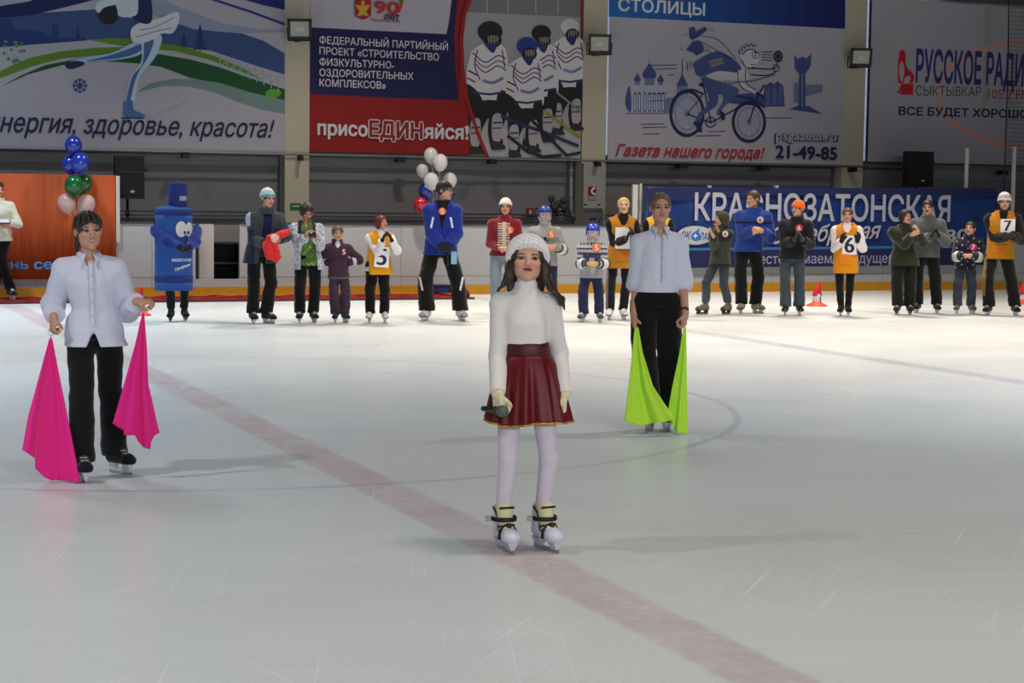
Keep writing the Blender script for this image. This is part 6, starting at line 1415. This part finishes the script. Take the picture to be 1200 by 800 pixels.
tag(mb.build('badge_holder', None, p.mw @ Matrix.Translation(Vector(c)), c), 'pale blue card holder hanging from the hands of the man in the black cap', 'card holder')
# 8 red cardigan
p = Person('girl in red and white cardigan, white knit hat and light blue jeans', 231, [(581, 372, -5), (601, 372, 8)], 592, hx=590, he=.028, fem=True, girth=1.04, sw=1.1, head=(592.5, -4, 4, 0), hands=[(586, 291, .20), (597, 291, .20)], elbows=[(570, 282, -.05), (612, 282, -.05)], **clasp())
def c8(q):
    o = np.tile(npl((124, 30, 42)), (len(q), 1)); x = np.abs(q[:, 0]-p.cen(1.2)[0]); z = q[:, 2]; o[(x < .055+.030*np.sign(np.sin(z*190))) & (z < p.lift+.80*p.T) & (z > p.lift+.565*p.T) & (q[:, 1] < 0)] = npl((200, 192, 176)); return o
o = p.top('cardigan', c8, .50, t=.022, collar='turtle', m=KNIT, amp=.002); p.plate(o, p.topV, 597.5, 269.5, .1, .1, 'number_badge', badge('5', 4.4*p.m)); p.trousers((126, 142, 152), r=(.060, .048, .048), flare=.012, t=.012); p.hair((74, 46, 36), 'long'); p.beanie((222, 216, 206), t=.014, tall=.006); p.skates('figure', (214, 212, 210))
# 9 helmet and grey sweatshirt
p = Person('taller helmeted child in grey sweatshirt with an elbow pad behind the singing girl', 240, [(631, 374, -5), (648, 374, 8)], 639, hx=640, he=.035, hr=.145, girth=1.04, sw=1.12, head=(638.5, 8, 2, 0), hands=[(641, 289, .24), (651, 288, .2)], elbows=[(624, 288, -.05), (660, 290, -.05)], **clasp())
def c9(q):
    o = np.tile(npl((146, 152, 150)), (len(q), 1)); x = q[:, 0]-p.cen(1.2)[0]; z = (q[:, 2]-p.lift)/p.T
    o[(q[:, 1] < 0) & (np.abs(x+.01) < .075) & ((np.abs(z-.695) < .006) | (np.abs(z-.68) < .004))] = npl((60, 62, 66)); o[(q[:, 1] < 0) & (np.abs(z-.712) < .014) & ((np.abs(x+.045) < .018) | (np.abs(x-.0) < .02))] = npl((40, 44, 52)); return o
o = p.top('sweatshirt', c9, .455, t=.026, collar='stand', r=(.042, .038, .032)); p.plate(o, p.topV, 646, 274.5, .1, .1, 'number_badge', badge('5', 5*p.m)); p.trousers((34, 40, 72), r=(.054, .046, .042), t=.012); p.hair((150, 120, 84), 'short'); p.helmet((34, 56, 132)); p.skates()
def elbow_pad(p, i, sc=1.):
    mb = MB(); e = p.el[i]+nv((0, -.01, 0)); d = unit(p.wr[i]-p.el[i]); c = p.el[i]+(p.wr[i]-p.el[i])*.25
    mb.lathe([(.03, -.09), (.050*sc, -.085), (.058*sc, -.05), (.060*sc, 0), (.054*sc, .05), (.048*sc, .055)], c, cmat((206, 204, 206), .5), 16, d); mb.lathe([(.05*sc, -.10), (.056*sc, -.095), (.060*sc, -.06), (.05*sc, -.055)], c, cmat((30, 32, 46), .6), 16, d); mb.lathe([(.04*sc, .05), (.055*sc, .055), (.053*sc, .08), (.04*sc, .085)], c, cmat((30, 32, 46), .6), 16, d)
    o = mb.build('elbow_pad', p.ob); o['label'] = 'white and dark elbow pad'
elbow_pad(p, 1, 1.35)
# 10 small helmet
p = Person('small child in bright blue helmet with face cage and patterned grey sweater', 261, [(682, 377.5, -25), (703, 377.5, 12)], 694.5, hx=694, he=.033, hr=.165, girth=1.08, sw=1.14, head=(695, 4, 4, 0), hands=[(690, 309, .22), (699, 309, .22)], elbows=[(676, 307, -.05), (714, 307, -.05)], lift=.07, gloves=[1, 1], **clasp())
def c10(q):
    z = (q[:, 2]-p.lift)/p.T; x = q[:, 0]-p.cen(.8)[0]; o = np.tile(npl((160, 162, 168)), (len(q), 1)); o[(np.sin(z*120) > .2) & (z > .60)] = npl((50, 54, 74)); k = (z < .68) & (z > .56); o[k & (np.abs(x) < .12)] = npl((58, 64, 90)); o[k & (np.abs(x) < .035) & (np.abs(z-.62) < .03)] = npl((176, 180, 190)); o[(z < .56)] = npl((150, 152, 156)); o[(np.sin(z*200) > .6) & (np.sin(x*130) > .3) & (z > .7)] = npl((206, 206, 210)); return o
o = p.top('sweater', c10, .43, t=.030, collar='stand', m=KNIT, r=(.046, .042, .036)); p.plate(o, p.topV, 699, 290, .1, .1, 'number_badge', badge('5', 5*p.m)); p.trousers((34, 40, 72), r=(.062, .056, .054), t=.016); p.hair((150, 120, 84), 'crop'); p.helmet((36, 52, 176)); p.skates('hockey', (120, 120, 124), (190, 190, 194), (206, 206, 206))
for i in (0, 1): elbow_pad(p, i, 1.3); p.glove(i, (186, 150, 96), g=.004)
# 11 blonde with bib
p = Person('blonde clapping skater in black turtleneck and long ochre bib with a white card', 231, [(714, 374.5, -8), (731, 374.5, 14)], 730, hx=728, he=.012, fem=True, girth=1.04, sw=1.08, yaw=8, head=(731, 4, -6, 0), hands=[(734, 280, .26), (744, 277, .22)], elbows=[(710, 284, -.05), (753, 288, -.05)], gloves=[1, 1], skin=(214, 170, 142), **clap())
p.top('black_turtleneck', (22, 22, 25), .46, t=.018, collar='turtle', r=(.040, .036, .030)); b = p.bib((170, 116, 26), .40, t=.046, half=.094, pocket=(.46, .56)); p.plate(b, p.bibV, 729.5, 279, .2, .2, 'number_card', card('', 17*p.m, 25*p.m))
def c11(q):
    o = np.tile(npl((22, 22, 25)), (len(q), 1)); o[(q[:, 0] < np.interp(q[:, 2], [.1, .9], [p.an[0][0]-.03, p.hip[0][0]-.075]))] = npl((110, 112, 118)); return o
p.trousers(c11, r=(.054, .042, .038), t=.010); p.hair((196, 160, 110), 'pony', fringe=-.014); p.skates('figure', (216, 214, 216), (150, 150, 150))
for i in (0, 1): p.glove(i, (26, 26, 34))
# 12 hidden behind the serious woman
p = Person('skater in yellow bib and black sleeves mostly hidden behind the serious woman', 232, [(765, 373, 0), (779, 373, 0)], 772, he=.012, head=(772, 0, 0, 0), fem=True, hands=[(762, 300, .12), (782, 300, .12)], elbows=[(758, 282, 0), (786, 282, 0)])
p.top('black_sweater', (22, 22, 25), .47, t=.018, collar='turtle'); p.bib((224, 176, 44), .42, t=.036); p.trousers((22, 22, 25)); p.hair((90, 66, 48), 'pony'); p.skates()
# 13 boy green hoodie
p = Person('boy in dark green hood and jeans striding to the left while clapping', 247, [(823, 368.5, -60), (851, 368.5, -38)], 846, hx=845, he=.02, hr=.145, girth=1.02, sw=1.04, yaw=-38, hip=.50, head=(845.5, -72, -4, 0), hands=[(836, 277, .30), (842, 271, .10)], elbows=[(838, 296, .0), (862, 290, -.1)], hd=[(-.5, -.3, .85), (-.3, -.4, .9)], palm=[(.5, .3, .2), (-.7, -.3, 0)], curl=(.2, .25))
def c13(q): o = np.tile(npl((52, 56, 44)), (len(q), 1)); o[q[:, 2] < p.lift+.475*p.T] = npl((26, 27, 25)); z = (q[:, 2]-p.lift)/p.T; o[(z > .70) & (z < .79)] = npl((34, 37, 32)); return o
o = p.top('hooded_jacket', c13, .445, t=.032, collar='stand', r=(.046, .042, .036), amp=.006); p.plate(o, p.topV, 850, 274, .1, .1, 'number_badge', badge('6', 3.6*p.m, (214, 206, 206), (150, 30, 44)), yaw=-20)
L = lambda q: local(q, p.HR, p.HC, p.hs); pr = [(L(ell((0, .022, .028), (.096, .116, .106))), .01), (L(ell((0, .05, -.07), (.090, .085, .08))), .03)]; lo, hi = bounds(pr, .012); Fd = Field(lo, hi, .006); add_all(Fd, pr); Fd.cut(L(ell((0, -.12, -.02), (.066, .10, .092))), .01); p.put('hood', Fd, CLOTH, (56, 60, 48), o)
def jeans(c, k=1.25):
    def f(q):
        z = q[:, 2]; o = np.tile(npl(c), (len(q), 1)); w = np.clip(np.sin(z*5.5+.8), 0, 1)[:, None]*np.clip(-q[:, 1:2]*12+.3, 0, 1); return o*(1+w*(k-1)*.8)
    return f
p.trousers(jeans((52, 60, 68), 1.9), r=(.056, .046, .040), t=.012, hem=.075); p.hair((60, 46, 38), 'short'); p.skates('hockey', (106, 100, 92), (26, 26, 28), (150, 146, 138), shaft=.16)
# 14 man in blue jacket
p = Person('tall man in bright blue jacket with dark chest stripe and round number 6', 223, [(868, 367, -8), (888, 367, 40)], 884, hx=879, he=.012, sw=1.14, girth=1.06, yaw=-8, head=(882.5, -38, 2, -2), hands=[(884, 268, .28), (892, 270, .28)], elbows=[(861, 276, -.05), (907, 276, -.05)], **clasp())
def c14(q):
    o = np.tile(npl((30, 58, 136)), (len(q), 1)); z = (q[:, 2]-p.lift)/p.T; o[(np.abs(z-.735) < .010)] = npl((22, 26, 50)); o[(np.abs(z-.715) < .004)] = npl((34, 60, 150)); return o
o = p.top('jacket', c14, .485, t=.044, flare=.01, collar='stand', amp=.006, r=(.046, .042, .036)); p.plate(o, p.topV, 891, 257.5, .1, .1, 'number_badge', badge('6', 3.8*p.m, (210, 200, 204), (170, 30, 46)))
p.trousers((11, 11, 13), r=(.058, .052, .050), t=.016, flare=.006); p.hair((70, 54, 44), 'short'); p.skates('hockey', (150, 144, 126), (190, 186, 176), (60, 60, 60))
# 15 orange hat
p = Person('clapping skater in bright orange hat, black jacket with number 6 and jeans', 234, [(920, 369.5, -5), (937, 369.5, 10)], 934, hx=930, he=.024, fem=True, girth=1.08, sw=1.12, yaw=-6, head=(935, -38, 0, 2), hands=[(931, 281, .26), (940, 281, .26)], elbows=[(914, 285, -.05), (953, 286, -.05)], gloves=[1, 1], **clap())
o = p.top('jacket', (22, 22, 25), .475, t=.034, collar='stand', amp=.005, r=(.046, .042, .036)); p.plate(o, p.topV, 936.5, 267, .1, .1, 'number_badge', badge('6', 4.2*p.m, (190, 40, 60), (220, 206, 206)))
p.trousers(jeans((54, 64, 74), 1.5), r=(.058, .047, .048), flare=.014, t=.012); p.hair((110, 80, 56), 'pony'); p.beanie((232, 104, 10), t=.016, tall=.008, z0=.010); p.skates('figure', (30, 30, 34), (190, 190, 190), None)
for i in (0, 1): p.glove(i, (40, 40, 46))
# 16 bib 6
p = Person('girl with yellow bib number 6 over white sleeves and black gloves raised', 243, [(985, 370, -6), (994, 370, 6)], 993.5, hx=992, he=.012, fem=True, girth=1.04, sw=1.1, head=(993.5, 0, 0, 0), hands=[(986.5, 282, .20), (1004.5, 282, .20)], elbows=[(976, 298, -.05), (1014, 298, -.05)], gloves=[1, 1], hd=[(.15, -.4, .9), (.25, -.4, .9)], palm=[(.6, -.8, 0), (-.6, -.8, 0)], curl=(.3, .3))
p.top('white_sweater', (222, 218, 220), .46, t=.020, collar='turtle', m=KNIT, r=(.044, .040, .034)); b = p.bib((206, 132, 22), .37, t=.044, half=.092, pocket=(.45, .56)); p.plate(b, p.bibV, 995.5, 287, .2, .2, 'number_card', card('6', 16*p.m, 22*p.m))
p.trousers((11, 11, 13), r=(.052, .039, .031), t=.008); p.hair((80, 60, 50), 'bun'); p.skates('hockey', (24, 24, 28), (200, 200, 200), None)
for i in (0, 1): p.glove(i, (24, 24, 28), g=.006)
# 17 dark green woman
p = Person('stout woman in dark green sweater with hands clasped beside the man with a moustache', 245, [(1051, 368.5, -10), (1066, 368.5, 12)], 1060, hx=1061, he=.016, fem=True, girth=1.28, sw=1.22, yaw=22, head=(1061, 45, -4, 3), hands=[(1069, 275, .28), (1076, 272, .26)], elbows=[(1046, 290, 0), (1082, 287, 0)], hd=[(.8, -.3, .35), (-.3, -.4, .8)], palm=[(.2, .9, .2), (-.9, .2, 0)], curl=(.6, .6))
p.top('sweater', (34, 38, 26), .445, t=.034, collar='turtle', m=KNIT, r=(.046, .042, .036), amp=.005); p.trousers((18, 19, 19), r=(.070, .062, .058), t=.018); p.hair((42, 32, 30), 'bob', t=.016); p.skates('hockey', (60, 60, 62), (40, 40, 44), (190, 190, 190))
# 18 moustache man
p = Person('man with dark moustache in grey sweater clapping in black gloves', 234, [(1074, 366.5, -14), (1098, 367, 10)], 1088, hx=1087, he=.012, girth=1.14, sw=1.2, yaw=2, head=(1087.5, -6, 2, 0), hands=[(1092, 276, .30), (1100, 275, .26)], elbows=[(1070, 284, -.05), (1112, 286, -.05)], gloves=[1, 1], **clap())
p.top('sweater', (82, 86, 88), .475, t=.034, collar='stand', m=KNIT, r=(.046, .042, .036), amp=.004); p.trousers((11, 11, 13), r=(.060, .054, .050), t=.016); p.hair((36, 30, 28), 'short')
pr = [(local(rc((-.022, -.092, -.046), (0, -.099, -.042), .006, .009), p.HR, p.HC, p.hs), .004), (local(rc((.022, -.092, -.046), (0, -.099, -.042), .006, .009), p.HR, p.HC, p.hs), .004)]; lo, hi = bounds(pr, .006); Fd = Field(lo, hi, .003); add_all(Fd, pr); p.put('moustache', Fd, HAIR, (34, 28, 26)); p.skates('hockey', (34, 34, 38), (200, 200, 204), (150, 150, 150))
for i in (0, 1): p.glove(i, (24, 24, 28))
# 19 boy navy
p = Person('boy in navy patterned sweater with elbow pads, pink number 7 and jeans', 259, [(1121, 367.5, -8), (1139, 367.5, 24)], 1136, hx=1133, he=.012, hr=.155, girth=1.06, sw=1.14, head=(1137.5, -18, -6, 3), hands=[(1130, 299, .24), (1138, 299, .24)], elbows=[(1114, 299, -.05), (1154, 299, -.05)], **clasp())
def c19(q): o = np.tile(npl((30, 32, 48)), (len(q), 1)); o[(np.sin(q[:, 0]*75) > .86) & (np.sin(q[:, 2]*62+np.sign(np.sin(q[:, 0]*37))*1.5) > .80)] = npl((180, 182, 196)); return o
o = p.top('sweater', c19, .445, t=.030, collar='stand', m=KNIT, r=(.046, .042, .036)); p.plate(o, p.topV, 1140.5, 289.5, .1, .1, 'number_badge', badge('7', 4.2*p.m, (170, 40, 84), (224, 206, 212)))
for i in (0, 1): elbow_pad(p, i, 1.4)
p.trousers(jeans((50, 58, 72), 1.4), r=(.062, .056, .052), t=.014); p.hair((44, 34, 32), 'short'); p.skates('hockey', (120, 118, 118), (206, 206, 208), (60, 60, 64))
# 20 bib 7
p = Person('tall skater in striped knit hat and ochre bib number 7 near the right edge', 225, [(1157, 369.5, -14), (1190, 369.5, 14)], 1177, hx=1173, he=.03, girth=1.06, sw=1.12, head=(1177.5, 6, 6, 0), hip=.505, hands=[(1180, 277, .28), (1186, 276, .28)], elbows=[(1158, 278, -.05), (1200, 278, -.05)], gloves=[1, 1], **clasp())
p.top('black_jacket', (22, 22, 25), .46, t=.026, collar='turtle', r=(.048, .044, .036)); b = p.bib((176, 114, 22), .445, t=.054, half=.092, pocket=(.49, .57)); p.plate(b, p.bibV, 1181, 264.5, .2, .2, 'number_card', card('7', 16*p.m, 15*p.m))
def c20(q): o = np.tile(npl((12, 12, 14)), (len(q), 1)); o[(q[:, 0] < np.interp(q[:, 2], [.1, .95], [p.an[0][0]-.055, p.hip[0][0]-.085])) & (q[:, 2] > .3)] = npl((120, 96, 44)); return o
p.trousers(c20, r=(.058, .050, .050), t=.018, flare=.008); p.hair((60, 48, 40), 'crop')
def h20(q):
    o = np.tile(npl((206, 204, 210)), (len(q), 1)); z = q[:, 2]+q[:, 1]*.28; o[(z > .044) & (z < .060)] = npl((96, 92, 112)); o[(z > .074) & (z < .088)] = npl((110, 104, 122)); return o
p.beanie(h20, t=.016, tall=.012, z0=.010); p.skates('hockey', (34, 34, 38), (206, 206, 206), (190, 190, 190))
for i in (0, 1): p.glove(i, (24, 24, 28), g=.006)
